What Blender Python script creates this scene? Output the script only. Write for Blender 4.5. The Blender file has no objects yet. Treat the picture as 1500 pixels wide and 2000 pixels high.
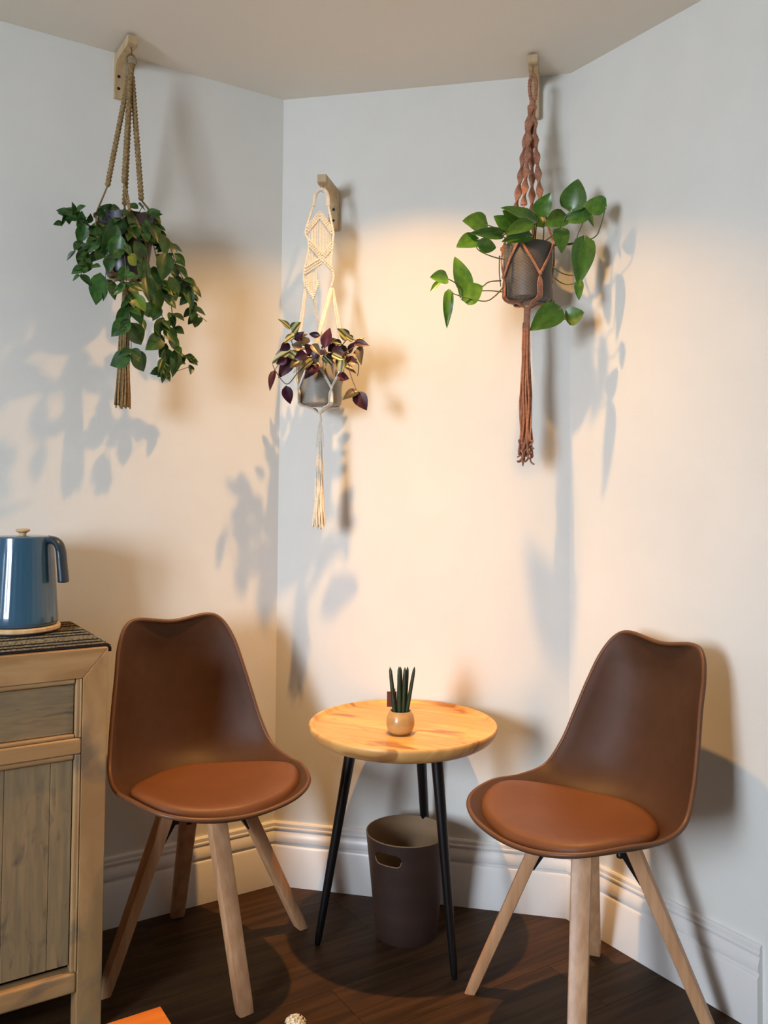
import bpy, bmesh, math, random
from mathutils import Vector, Matrix, Quaternion
S = bpy.context.scene
C = S.collection
# ------------------------------------------------------------------ camera
H = 1.16
pit, rol = 0.0333, 0.0094
F = Vector((0, math.cos(pit), math.sin(pit))); U = Vector((0, -math.sin(pit), math.cos(pit))); R_ = Vector((1, 0, 0))
Rx = math.cos(rol)*R_ + math.sin(rol)*U; Ux = -math.sin(rol)*R_ + math.cos(rol)*U
cd = bpy.data.cameras.new('camera'); cam = bpy.data.objects.new('camera', cd); C.objects.link(cam)
m = Matrix((Rx, Ux, -F)).transposed().to_4x4(); m.translation = (0, 0, H); cam.matrix_world = m
cd.sensor_fit = 'VERTICAL'; cd.sensor_height = 36; cd.lens = 1671.5/2000*36; cd.shift_y = -101.3/2000; cd.clip_start = .05
S.camera = cam
# ------------------------------------------------------------------ light
W = bpy.data.worlds.new('world'); S.world = W; W.use_nodes = True
nt = W.node_tree; sky = nt.nodes.new('ShaderNodeTexSky'); sky.sky_type = 'HOSEK_WILKIE'; sky.sun_direction = (.6, -.5, .55); sky.turbidity = 4
nt.links.new(sky.outputs[0], nt.nodes['Background'].inputs[0]); nt.nodes['Background'].inputs[1].default_value = 1.0
def lamp(name, kind, loc, direction, energy, color, **k):
    d = bpy.data.lights.new(name, kind); o = bpy.data.objects.new(name, d); C.objects.link(o)
    o.location = loc; o.rotation_euler = Vector(direction).to_track_quat('-Z', 'Y').to_euler()
    d.energy = energy; d.color = color
    for a, b in k.items(): setattr(d, a, b)
    return o
# daylight through the window in the side wall (the lamp fills the window opening), falling slightly downwards
DAY, SPILL, CORE, BEAM = (58, (.88, .985, 1.14)), (40, (.50, .25, .06)), (60, (.80, .43, .14)), (122, (1.0, .49, .14))
lamp('window_daylight', 'AREA', (-2.50, -1.35, 1.45), (2.4, 3.6, -1.1), DAY[0], DAY[1], shape='RECTANGLE', size=1.15, size_y=1.3, spread=math.radians(100))
# the recessed ceiling downlight over the table: wide spill and the brighter core of its beam
lamp('downlight_spill', 'SPOT', (0.0, 1.955, 2.318), (0, 0, -1), SPILL[0], SPILL[1], spot_size=math.radians(116), spot_blend=.35, shadow_soft_size=.017)
lamp('downlight_core', 'SPOT', (0.0, 1.955, 2.318), (0, 0, -1), CORE[0], CORE[1], spot_size=math.radians(100), spot_blend=1.0, shadow_soft_size=.017)
lamp('downlight_beam', 'SPOT', (0.0, 1.955, 2.318), (0, 0, -1), BEAM[0], BEAM[1], spot_size=math.radians(62), spot_blend=1.0, shadow_soft_size=.017)
S.view_settings.view_transform = 'Standard'; S.view_settings.look = 'None'
S.view_settings.exposure = 0.0; S.view_settings.gamma = 1; S.view_settings.use_curve_mapping = False
# ------------------------------------------------------------------ materials
def lin(c): return tuple((x/12.92 if x <= .04045 else ((x+.055)/1.055)**2.4) for x in c)
def mat(name, c1, c2=None, rough=.5, scale=(8, 8, 8), detail=4, dist=0, bump=0, bscale=None, metal=0, coat=0, spec=.5, rand=0, trans=0, lo=.35, hi=.65, extra=None, sss=0):
    m = bpy.data.materials.new(name); m.use_nodes = True; n = m.node_tree; b = n.nodes['Principled BSDF']
    b.inputs['Roughness'].default_value = rough; b.inputs['Metallic'].default_value = metal
    b.inputs['Coat Weight'].default_value = coat; b.inputs['Coat Roughness'].default_value = .08; b.inputs['Specular IOR Level'].default_value = spec
    c1 = lin(c1) + (1,); c2 = lin(c2) + (1,) if c2 else c1
    tc = n.nodes.new('ShaderNodeTexCoord'); mp = n.nodes.new('ShaderNodeMapping'); mp.inputs['Scale'].default_value = scale
    n.links.new(tc.outputs['Object'], mp.inputs[0])
    oi = n.nodes.new('ShaderNodeObjectInfo')
    if rand:
        ml = n.nodes.new('ShaderNodeMath'); ml.operation = 'MULTIPLY'; ml.inputs[1].default_value = 37.0; n.links.new(oi.outputs['Random'], ml.inputs[0])
        cx = n.nodes.new('ShaderNodeCombineXYZ')
        for i in range(3): n.links.new(ml.outputs[0], cx.inputs[i])
        n.links.new(cx.outputs[0], mp.inputs['Location'])
    nz = n.nodes.new('ShaderNodeTexNoise'); nz.inputs['Scale'].default_value = 1; nz.inputs['Detail'].default_value = detail; nz.inputs['Distortion'].default_value = dist
    n.links.new(mp.outputs[0], nz.inputs['Vector'])
    mr = n.nodes.new('ShaderNodeMapRange'); mr.inputs[1].default_value = lo; mr.inputs[2].default_value = hi; n.links.new(nz.outputs[0], mr.inputs[0])
    mx = n.nodes.new('ShaderNodeMix'); mx.data_type = 'RGBA'; mx.inputs[6].default_value = c1; mx.inputs[7].default_value = c2
    n.links.new(mr.outputs[0], mx.inputs[0]); col = mx.outputs[2]
    if rand:
        hs = n.nodes.new('ShaderNodeHueSaturation'); rr = n.nodes.new('ShaderNodeMapRange'); rr.inputs[3].default_value = 1-rand; rr.inputs[4].default_value = 1+rand
        n.links.new(oi.outputs['Random'], rr.inputs[0]); n.links.new(rr.outputs[0], hs.inputs['Value']); n.links.new(col, hs.inputs['Color']); col = hs.outputs[0]
    if extra: col = extra(n, tc, col)
    n.links.new(col, b.inputs['Base Color'])
    if trans:
        tr = n.nodes.new('ShaderNodeBsdfTranslucent'); n.links.new(col, tr.inputs[0]); ms = n.nodes.new('ShaderNodeMixShader'); ms.inputs[0].default_value = trans
        out = n.nodes['Material Output']; n.links.new(b.outputs[0], ms.inputs[1]); n.links.new(tr.outputs[0], ms.inputs[2]); n.links.new(ms.outputs[0], out.inputs[0])
    if bump:
        bp = n.nodes.new('ShaderNodeBump'); bp.inputs['Strength'].default_value = bump; bp.inputs['Distance'].default_value = .002
        src = nz
        if bscale:
            src = n.nodes.new('ShaderNodeTexNoise'); src.inputs['Scale'].default_value = bscale; src.inputs['Detail'].default_value = 3
            n.links.new(tc.outputs['Object'], src.inputs['Vector'])
        n.links.new(src.outputs[0], bp.inputs['Height']); n.links.new(bp.outputs[0], b.inputs['Normal'])
    return m
def spots(color, scale, thr, soft=.04, stretch=(1, 1, 1)):
    """marks with a shape of their own: stains, knots, worn paint"""
    def f(n, tc, col):
        mp = n.nodes.new('ShaderNodeMapping'); mp.inputs['Scale'].default_value = stretch; mp.inputs['Location'].default_value = (3.3, 1.7, .4)
        n.links.new(tc.outputs['Object'], mp.inputs[0])
        z = n.nodes.new('ShaderNodeTexNoise'); z.inputs['Scale'].default_value = scale; z.inputs['Detail'].default_value = 5; z.inputs['Distortion'].default_value = .6
        n.links.new(mp.outputs[0], z.inputs['Vector'])
        r = n.nodes.new('ShaderNodeMapRange'); r.inputs[1].default_value = thr; r.inputs[2].default_value = thr+soft; r.inputs[4].default_value = .75; n.links.new(z.outputs[0], r.inputs[0])
        x = n.nodes.new('ShaderNodeMix'); x.data_type = 'RGBA'; x.inputs[7].default_value = lin(color)+(1,)
        n.links.new(r.outputs[0], x.inputs[0]); n.links.new(col, x.inputs[6]); return x.outputs[2]
    return f
def variegate(color, thr):
    return spots(color, 30, thr, .05, (1, .35, 1))
M = {}
M['wall'] = mat('wall_paint', (.905, .902, .872), (.915, .912, .882), rough=.75, bump=.10, bscale=120, spec=.3)
M['ceiling'] = mat('ceiling_paint', (.955, .93, .87), rough=.85, bump=.05, bscale=90, spec=.2)
M['gloss_white'] = mat('baseboard_paint', (.90, .895, .88), rough=.32)
M['plank'] = mat('dark_oak_plank', (.275, .19, .115), (.185, .122, .07), rough=.55, spec=.2, scale=(3, 45, 20), detail=6, dist=.8, bump=.2, rand=.09)
M['subfloor'] = mat('subfloor', (.09, .07, .05), rough=.8)
M['shell'] = mat('brown_moulded_shell', (.285, .19, .125), (.27, .18, .115), rough=.5, spec=.2, scale=(30, 30, 30), bump=.06, bscale=600)
M['rim'] = mat('brown_rim_highlight', (.39, .26, .165), (.37, .245, .155), rough=.4, spec=.35)  # lighter than the shell: the lit edge is painted into this brown
M['cushion'] = mat('tan_leatherette', (.425, .265, .15), (.405, .25, .14), rough=.48, spec=.28, scale=(12, 12, 12), bump=.12, bscale=450)
M['beech'] = mat('beech_wood', (.80, .62, .46), (.72, .53, .37), rough=.42, scale=(60, 60, 4), detail=5, bump=.08, rand=.05)
M['black'] = mat('black_metal', (.035, .037, .045), rough=.38)
M['tablewood'] = mat('mango_wood', (.90, .71, .43), (.80, .58, .34), rough=.4, spec=.35, scale=(4, 26, 12), detail=5, dist=1.2, bump=.05, rand=.10, lo=.3, hi=.7, extra=spots((.55, .35, .19), 7, .565, .10, (1, 3.5, 1)))
M['pinebracket'] = mat('pale_pine', (.80, .71, .55), (.72, .61, .45), rough=.55, scale=(50, 50, 8), detail=4, bump=.05)
M['hole'] = mat('screw_recess', (.05, .035, .025), rough=.6)
M['hook'] = mat('brass_hook', (.55, .48, .33), rough=.3, metal=1)
M['jute'] = mat('jute_cord', (.63, .53, .36), (.47, .37, .22), rough=.9, scale=(160, 160, 160), bump=.5, bscale=900)
M['cotton'] = mat('cream_cotton_cord', (.95, .93, .87), (.90, .87, .79), rough=.9, scale=(140, 140, 140), bump=.4, bscale=900)
M['coral'] = mat('terracotta_cord', (.72, .51, .40), (.60, .41, .31), rough=.9, scale=(140, 140, 140), bump=.4, bscale=900)
M['purplepot'] = mat('dark_plastic_pot', (.17, .15, .19), rough=.35)
M['soil'] = mat('potting_soil', (.16, .11, .08), (.08, .055, .04), rough=1, scale=(120, 120, 120), bump=1)
def weave(n, tc, col):
    # fine etched diamond lines on the pot
    prev = col
    for rot in (.62, -.62):
        mp = n.nodes.new('ShaderNodeMapping'); mp.inputs['Rotation'].default_value = (0, rot, rot); n.links.new(tc.outputs['Object'], mp.inputs[0])
        w = n.nodes.new('ShaderNodeTexWave'); w.inputs['Scale'].default_value = 46; w.bands_direction = 'Z'; w.inputs['Distortion'].default_value = 3.0; w.inputs['Detail Scale'].default_value = 2.5; n.links.new(mp.outputs[0], w.inputs['Vector'])
        r = n.nodes.new('ShaderNodeMapRange'); r.inputs[1].default_value = .82; r.inputs[2].default_value = .95; r.inputs[4].default_value = .28; n.links.new(w.outputs['Fac'], r.inputs[0])
        x = n.nodes.new('ShaderNodeMix'); x.data_type = 'RGBA'; x.inputs[7].default_value = lin((.50, .45, .39))+(1,)
        n.links.new(r.outputs[0], x.inputs[0]); n.links.new(prev, x.inputs[6]); prev = x.outputs[2]
    return prev
M['greypot'] = mat('charcoal_etched_pot', (.33, .31, .29), (.25, .24, .225), rough=.5, scale=(20, 20, 20), extra=weave)
M['palepot'] = mat('grey_etched_pot', (.62, .60, .55), (.54, .52, .47), rough=.5, scale=(20, 20, 20), extra=weave)
M['leaf_dark'] = mat('dark_trailing_leaf', (.13, .26, .12), (.25, .40, .15), rough=.38, scale=(3, 3, 3), rand=.35, trans=.16)
M['leaf_pale'] = mat('fresh_trailing_leaf', (.33, .47, .13), (.40, .52, .18), rough=.4, scale=(3, 3, 3), rand=.15, trans=.2)
M['leaf_pothos'] = mat('pothos_leaf', (.21, .37, .12), (.29, .46, .15), rough=.3, scale=(4, 4, 4), rand=.22, trans=.18, extra=variegate((.55, .63, .25), .66))
M['leaf_purple'] = mat('purple_leaf_underside', (.28, .095, .17), (.20, .06, .12), rough=.4, scale=(4, 4, 4), rand=.35, trans=.12)
def stripes(n, tc, col):
    sp = n.nodes.new('ShaderNodeSeparateXYZ'); n.links.new(tc.outputs['Object'], sp.inputs[0])
    a = n.nodes.new('ShaderNodeMath'); a.operation = 'ABSOLUTE'; n.links.new(sp.outputs[0], a.inputs[0])
    cr = n.nodes.new('ShaderNodeValToRGB'); e = cr.color_ramp; e.interpolation = 'EASE'
    e.elements[0].position = .0; e.elements[0].color = lin((.25, .30, .16))+(1,); e.elements[1].position = .40; e.elements[1].color = lin((.30, .24, .17))+(1,)
    for p, c in ((.06, (.27, .31, .17)), (.12, (.76, .74, .50)), (.27, (.72, .71, .48)), (.33, (.26, .33, .17))):
        q = e.elements.new(p); q.color = lin(c)+(1,)
    n.links.new(a.outputs[0], cr.inputs[0])
    x = n.nodes.new('ShaderNodeMix'); x.data_type = 'RGBA'; x.inputs[0].default_value = .85; n.links.new(cr.outputs[0], x.inputs[7]); n.links.new(col, x.inputs[6]); return x.outputs[2]
M['leaf_striped'] = mat('striped_leaf', (.35, .38, .2), (.4, .4, .22), rough=.35, scale=(4, 4, 4), rand=.2, trans=.12, extra=stripes)
M['leaf_olive'] = mat('green_purple_leaf', (.22, .27, .17), (.30, .22, .20), rough=.35, scale=(3, 3, 3), rand=.3, trans=.12)
M['stem_green'] = mat('green_stem', (.30, .36, .16), (.36, .34, .18), rough=.5)
M['stem_brown'] = mat('brown_stem', (.33, .24, .15), (.27, .28, .13), rough=.6)
M['stem_purple'] = mat('purple_stem', (.36, .18, .20), (.33, .25, .18), rough=.5)
M['kettle'] = mat('blue_enamel', (.19, .335, .43), (.20, .345, .44), rough=.20, coat=.6, scale=(5, 5, 5))
M['kettle_handle'] = mat('slate_blue_handle', (.15, .20, .245), rough=.34)
M['lightwood'] = mat('light_wood', (.82, .71, .54), (.76, .63, .45), rough=.45, scale=(60, 60, 8))
M['rubber'] = mat('black_rubber', (.06, .06, .065), rough=.6)
CABX = spots((.33, .29, .24), 6, .60, .10, (1, 1, 1))
M['cab_frame'] = mat('washed_elm_frame', (.69, .55, .37), (.60, .46, .29), rough=.55, scale=(14, 30, 5), detail=6, dist=.8, bump=.25, rand=.05, extra=spots((.40, .36, .30), 9, .575, .12, (1, 1, .6)))
M['cab_rail'] = mat('washed_elm_rail', (.69, .55, .37), (.60, .46, .29), rough=.55, scale=(5, 30, 34), detail=6, dist=.8, bump=.25, rand=.05, extra=spots((.42, .37, .30), 9, .585, .12, (.6, 1, 1)))
M['cab_panel'] = mat('worn_grey_panel', (.48, .41, .30), (.56, .47, .33), rough=.6, scale=(9, 40, 90), detail=9, dist=1.2, bump=.3, rand=.04, extra=spots((.31, .28, .25), 22, .56, .12, (.5, 1, 2.2)))
M['cab_door'] = mat('worn_grey_door_board', (.49, .42, .31), (.57, .48, .34), rough=.6, scale=(70, 30, 7), detail=9, dist=1.0, bump=.3, rand=.10, extra=spots((.31, .28, .25), 20, .57, .12, (1.6, 1, .6)))
M['cab_dark'] = mat('cabinet_inside', (.10, .075, .05), rough=.9)
M['bin_out'] = mat('dark_brown_bin', (.235, .165, .135), (.20, .14, .115), rough=.5, scale=(3, 3, 20), bump=.15, bscale=300)
M['bin_in'] = mat('tan_bin_lining', (.58, .47, .34), (.52, .41, .30), rough=.7, scale=(8, 8, 8))
M['bamboo'] = mat('bamboo_pot', (.74, .60, .38), (.66, .52, .31), rough=.3, scale=(14, 14, 60), coat=.2)
M['spear'] = mat('dark_green_spear', (.15, .235, .12), (.10, .17, .09), rough=.45, scale=(60, 60, 40))
M['tag'] = mat('red_brown_tag', (.42, .20, .14), rough=.6)
M['orange'] = mat('orange_stained_wood', (.80, .46, .15), (.72, .38, .11), rough=.4, scale=(5, 40, 30), detail=5, rand=.04)
M['white_flower'] = mat('white_petals', (.93, .90, .82), (.86, .82, .70), rough=.8, scale=(60, 60, 60), trans=.2)
M['vase'] = mat('white_ceramic', (.85, .83, .79), rough=.25, coat=.4)
M['lamp_trim'] = mat('white_metal_trim', (.9, .9, .9), rough=.4)
mm = bpy.data.materials.new('lit_lens'); mm.use_nodes = True; b_ = mm.node_tree.nodes['Principled BSDF']; b_.inputs['Emission Color'].default_value = (1, .75, .45, 1); b_.inputs['Emission Strength'].default_value = 6; M['lens'] = mm
mm = bpy.data.materials.new('window_glass'); mm.use_nodes = True; b_ = mm.node_tree.nodes['Principled BSDF']; b_.inputs['Transmission Weight'].default_value = 1; b_.inputs['Roughness'].default_value = 0; b_.inputs['IOR'].default_value = 1.45; M['glass'] = mm
def runner_mat():
    def f(n, tc, col):
        sp = n.nodes.new('ShaderNodeSeparateXYZ'); n.links.new(tc.outputs['Object'], sp.inputs[0])
        # twisted twill beads along each row
        ax = n.nodes.new('ShaderNodeMath'); ax.operation = 'MULTIPLY'; ax.inputs[1].default_value = 620; n.links.new(sp.outputs[0], ax.inputs[0])
        ay = n.nodes.new('ShaderNodeMath'); ay.operation = 'MULTIPLY_ADD'; ay.inputs[1].default_value = 900; n.links.new(sp.outputs[1], ay.inputs[0]); n.links.new(ax.outputs[0], ay.inputs[2])
        s = n.nodes.new('ShaderNodeMath'); s.operation = 'SINE'; n.links.new(ay.outputs[0], s.inputs[0])
        r = n.nodes.new('ShaderNodeMapRange'); r.inputs[1].default_value = .1; r.inputs[2].default_value = .5; r.inputs[4].default_value = .22; n.links.new(s.outputs[0], r.inputs[0])
        x = n.nodes.new('ShaderNodeMix'); x.data_type = 'RGBA'; x.inputs[7].default_value = lin((.25, .19, .14))+(1,)
        n.links.new(r.outputs[0], x.inputs[0]); n.links.new(col, x.inputs[6]); return x.outputs[2]
    return f
M['yarn_light'] = mat('straw_yarn', (.80, .72, .54), (.50, .42, .28), rough=.95, scale=(200, 200, 200), extra=runner_mat(), bump=.5, bscale=900)
M['yarn_dark'] = mat('dark_yarn', (.12, .085, .07), (.17, .13, .10), rough=.95, scale=(200, 200, 200), bump=.5, bscale=900)
# ------------------------------------------------------------------ helpers
PI = math.pi
class MB:
    def __init__(s): s.v = []; s.f = []; s.m = []; s.mi = 0
    def add(s, vs, fs):
        o = len(s.v); s.v += [tuple(v) for v in vs]; s.f += [tuple(i+o for i in f) for f in fs]; s.m += [s.mi]*len(fs); return s
    def box(s, a, b, T=None):
        x0, y0, z0 = a; x1, y1, z1 = b
        vs = [(x0, y0, z0), (x1, y0, z0), (x1, y1, z0), (x0, y1, z0), (x0, y0, z1), (x1, y0, z1), (x1, y1, z1), (x0, y1, z1)]
        if T: vs = [T @ Vector(v) for v in vs]
        return s.add(vs, [(3, 2, 1, 0), (4, 5, 6, 7), (0, 1, 5, 4), (1, 2, 6, 5), (2, 3, 7, 6), (3, 0, 4, 7)])
    def grid(s, rows, cu=False, cv=False):
        nr, nc = len(rows), len(rows[0]); vs = [p for r in rows for p in r]; fs = []
        for i in range(nr if cv else nr-1):
            for j in range(nc if cu else nc-1):
                a = i*nc+j; b = i*nc+(j+1) % nc; c = ((i+1) % nr)*nc+(j+1) % nc; d = ((i+1) % nr)*nc+j
                fs.append((a, b, c, d))
        return s.add(vs, fs)
    def lathe(s, prof, n=32, c=(0, 0, 0), caps=True):
        rows = [[(c[0]+r*math.cos(2*PI*k/n), c[1]+r*math.sin(2*PI*k/n), c[2]+z) for k in range(n)] for r, z in prof]
        s.grid(rows, cu=True)
        if caps:
            o = len(s.v)-n*len(prof)
            s.f.append(tuple(o+i for i in range(n))[::-1]); s.m.append(s.mi)
            o2 = len(s.v)-n; s.f.append(tuple(o2+i for i in range(n))); s.m.append(s.mi)
        return s
    def tube(s, pts, r, n=6, flat=1.0, twist=0.0, cap=True):
        P = [Vector(p) for p in pts]; L = len(P); rows = []; up = None
        for i in range(L):
            t = (P[min(i+1, L-1)]-P[max(i-1, 0)])
            if t.length < 1e-9: t = Vector((0, 0, 1))
            t.normalize()
            if up is None:
                up = t.orthogonal().normalized()
                if abs(t.z) > .7: up = (Vector((0, -1, 0))-t*t.dot(Vector((0, -1, 0)))).normalized()
            up = (up-t*up.dot(t)); up = up.normalized() if up.length > 1e-6 else t.orthogonal().normalized()
            w = t.cross(up); rr = r(i/(L-1)) if callable(r) else r; fl = flat; a0 = twist*i/(L-1)
            row = []
            for k in range(n):
                a = 2*PI*k/n; u, v = math.cos(a)*rr, math.sin(a)*rr*fl
                ca, sa = math.cos(a0), math.sin(a0)
                row.append(P[i]+w*(u*ca-v*sa)+up*(u*sa+v*ca))
            rows.append(row)
        s.grid(rows, cu=True)
        if cap:
            o = len(s.v)-n*L; s.f.append(tuple(range(o+n-1, o-1, -1))); s.m.append(s.mi); o = len(s.v)-n; s.f.append(tuple(range(o, o+n))); s.m.append(s.mi)
        return s
    def prism(s, poly, axis_pts):
        """poly: list of 3D points (one end), axis_pts: the extrusion vector"""
        n = len(poly); e = Vector(axis_pts); vs = [Vector(p) for p in poly]+[Vector(p)+e for p in poly]
        fs = [tuple(range(n))[::-1], tuple(range(n, 2*n))]+[(i, (i+1) % n, n+(i+1) % n, n+i) for i in range(n)]
        return s.add(vs, fs)
    def mesh(s, name, mats, smooth=False, angle=35):
        me = bpy.data.meshes.new(name); me.from_pydata(s.v, [], s.f)
        for k in (mats if isinstance(mats, (list, tuple)) else [mats]): me.materials.append(M[k])
        if isinstance(mats, (list, tuple)): me.polygons.foreach_set('material_index', s.m)
        bm = bmesh.new(); bm.from_mesh(me); bmesh.ops.recalc_face_normals(bm, faces=bm.faces)
        if smooth:
            for f in bm.faces: f.smooth = True
            for e in bm.edges:
                if len(e.link_faces) == 2 and e.calc_face_angle(0) > math.radians(angle): e.smooth = False
        bm.to_mesh(me); bm.free(); me.update(); return me
    def build(s, name, mats, parent=None, smooth=False, angle=35, loc=None, bevel=0):
        me = s.mesh(name, mats, smooth, angle)
        o = bpy.data.objects.new(name, me); C.objects.link(o)
        if parent: o.parent = parent
        if loc: o.location = loc
        if bevel: bev(o, bevel)
        return o
def bev(o, w, seg=2):
    md = o.modifiers.new('bevel', 'BEVEL'); md.width = w; md.segments = seg; md.limit_method = 'ANGLE'; md.angle_limit = math.radians(40)
    o.data.polygons.foreach_set('use_smooth', [True]*len(o.data.polygons)); md.harden_normals = False
    wn = o.modifiers.new('normals', 'WEIGHTED_NORMAL'); wn.keep_sharp = True
def tag(o, label=None, cat=None, group=None, kind=None):
    if label: o['label'] = label
    if cat: o['category'] = cat
    if group: o['group'] = group
    if kind: o['kind'] = kind
    return o
def thing(name, label, cat, loc=(0, 0, 0), rz=0, group=None):
    o = bpy.data.objects.new(name, None); C.objects.link(o); o.location = loc; o.rotation_euler = (0, 0, rz); o.empty_display_size = .05
    return tag(o, label, cat, group)
def catmull(P, n=6):
    P = [Vector(p) for p in P]; out = []
    for i in range(len(P)-1):
        a = P[max(i-1, 0)]; b = P[i]; c = P[i+1]; e = P[min(i+2, len(P)-1)]
        for k in range(n):
            t = k/n; out.append(.5*(2*b+(c-a)*t+(2*a-5*b+4*c-e)*t*t+(3*b-a-3*c+e)*t**3))
    out.append(P[-1]); return out
# ------------------------------------------------------------------ room
A = Vector((-.314, 2.557, 0)); B = Vector((.516, 2.375, 0)); ZC = 2.335
dl = Vector((.842, .539, 0)).normalized(); dc = (B-A).normalized(); dr = Vector((.539, -.842, 0)).normalized()
nl = Vector((dl.y, -dl.x, 0)); nc = Vector((dc.y, -dc.x, 0)); nr = Vector((dr.y, -dr.x, 0))
LE = A-dl*2.7; RE = B+dr*3.0
poly = [A, B, RE, Vector((RE.x, -2.8, 0)), Vector((-2.6, -2.8, 0)), Vector((-2.6, LE.y, 0))]
poly[5] = A-dl*((A.x+2.6)/dl.x)
def inward(p, q): d = (q-p).normalized(); return Vector((d.y, -d.x, 0))
names = ['wall_back', 'wall_right', 'wall_side_right', 'wall_rear', 'wall_side_left', 'wall_left']
TH = .12
for i, nm in enumerate(names):
    p, q = poly[i], poly[(i+1) % 6]; d = (q-p).normalized(); n = -inward(p, q)
    # mitred outer corners
    def outer(j):
        a, b, c = poly[(j-1) % 6], poly[j % 6], poly[(j+1) % 6]
        n1 = -inward(a, b); n2 = -inward(b, c); return b+(n1+n2)*(TH/(1+n1.dot(n2)))
    po, qo = outer(i), outer(i+1)
    if nm == 'wall_side_left':
        # wall with the window opening: pieces joined in one mesh
        mb = MB(); x0, x1 = -2.6-TH, -2.6; y0, y1, wy0, wy1, wz0, wz1 = -2.8, p.y if p.y > q.y else q.y, -2.1, -.6, .8, 2.2
        mb.box((x0, y0, 0), (x1, wy0, ZC)).box((x0, wy1, 0), (x1, y1, ZC)).box((x0, wy0, 0), (x1, wy1, wz0)).box((x0, wy0, wz1), (x1, wy1, ZC))
        o = mb.build(nm, 'wall')
    else:
        o = MB().prism([p, q, qo, po], (0, 0, ZC)).build(nm, 'wall')
    tag(o, kind='structure')
mb = MB().prism([v+Vector((0, 0, ZC)) for v in poly], (0, 0, .12)); tag(mb.build('ceiling', 'ceiling'), kind='structure')
fl = MB().prism([v+Vector((0, 0, -.06)) for v in poly], (0, 0, .052)).build('floor', 'subfloor'); tag(fl, kind='structure')
# floor boards, laid parallel to the left wall
def clip(P, a, n):   # keep side where (p-a).n >= 0
    out = []
    for i in range(len(P)):
        p, q = P[i], P[(i+1) % len(P)]; dp, dq = (p-a).dot(n), (q-a).dot(n)
        if dp >= 0: out.append(p)
        if (dp >= 0) != (dq >= 0): out.append(p+(q-p)*(dp/(dp-dq)))
    return out
rot = math.atan2(dl.y, dl.x); rng = random.Random(5); PW, PL, GAP = .19, 1.22, .0005
Rm = Matrix.Rotation(-rot, 3, 'Z'); lp = [Rm @ v for v in poly]
xs = [v.x for v in lp]; ys = [v.y for v in lp]; y = min(ys)-.05; r = 0
while y < max(ys):
    x = min(xs)-.1-(r*.41 % 1)*PL
    while x < max(xs):
        Q = [Vector((x+GAP, y+GAP, 0)), Vector((x+PL-GAP, y+GAP, 0)), Vector((x+PL-GAP, y+PW-GAP, 0)), Vector((x+GAP, y+PW-GAP, 0))]
        for i in range(6):
            p, q = lp[i], lp[(i+1) % 6]; Q = clip(Q, p, inward(p, q)) if Q else Q
        if len(Q) >= 3:
            ar = .5*abs(sum(Q[i].x*Q[(i+1) % len(Q)].y-Q[(i+1) % len(Q)].x*Q[i].y for i in range(len(Q))))
            if ar > .002:
                c = Vector((x, y, 0)); o = MB().prism([v-c+Vector((0, 0, -.008)) for v in Q], (0, 0, .008)).build('plank', 'plank', fl)
                o.location = Matrix.Rotation(rot, 3, 'Z') @ c; o.rotation_euler = (0, 0, rot)
        x += PL
    y += PW; r += 1
# baseboards: moulded profile (distance off the wall, height)
prof = [(0, 0), (.019, 0), (.019, .110), (.0165, .1155), (.013, .118), (.013, .124), (.0165, .1265), (.0168, .131), (.0155, .141), (.012, .150), (.0095, .1545), (.0095, .157), (.0115, .160), (.0115, .164), (.009, .167), (.009, .171), (.0085, .176), (.005, .180), (0, .180)]
def base(name, p, q, n, mp, mq):
    """mp/mq: shift per unit offset along the wall at each end (mitre)"""
    d = (q-p).normalized(); rows = []
    for P0, mt in ((p, mp), (q, mq)): rows.append([P0+n*a+d*(mt*a)+Vector((0, 0, z)) for a, z in prof])
    mb = MB().grid(rows); k = len(prof); mb.f.append(tuple(range(k))); mb.m.append(0); mb.f.append(tuple(range(k, 2*k))); mb.m.append(0)
    tag(mb.build(name, 'gloss_white', smooth=True, angle=25), kind='structure')
t = math.tan(math.radians(22.5))
base('baseboard_left', poly[5]+dl*.02, A, nl, 0, -t)
base('baseboard_back', A, B, nc, t, -t)
base('baseboard_right', B, Vector((.829, 1.886, 0)), nr, t, 0)
# window with its frame
wf = MB(); X0, X1 = -2.66, -2.605
for a, b in (((-2.1, .8), (-.6, .86)), ((-2.1, 2.14), (-.6, 2.2)), ((-2.1, .86), (-2.04, 2.14)), ((-.66, .86), (-.6, 2.14)), ((-1.38, .86), (-1.32, 2.14))):
    wf.box((X0, a[0], a[1]), (X1, b[0], b[1]))
w1 = wf.build('window_1', 'gloss_white'); tag(w1, kind='structure')
for a, b in ((-2.04, -1.38), (-1.32, -.66)): MB().box((-2.64, a, .86), (-2.634, b, 2.14)).build('pane', 'glass', w1)
MB().box((-2.6, -2.15, .775), (-2.5, -.55, .80)).build('window_sill', 'gloss_white', w1)
# ceiling downlight
dn = thing('ceiling_downlight', 'round white recessed downlight in the ceiling above the table', 'ceiling light', (0, 1.955, ZC))
MB().lathe([(.034, -.001), (.034, -.004), (.045, -.005), (.047, -.001)], 32, caps=False).build('trim_ring', 'lamp_trim', dn, smooth=True)
MB().lathe([(.034, -.003), (.030, -.0032)], 24).build('lens', 'lens', dn)
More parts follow.
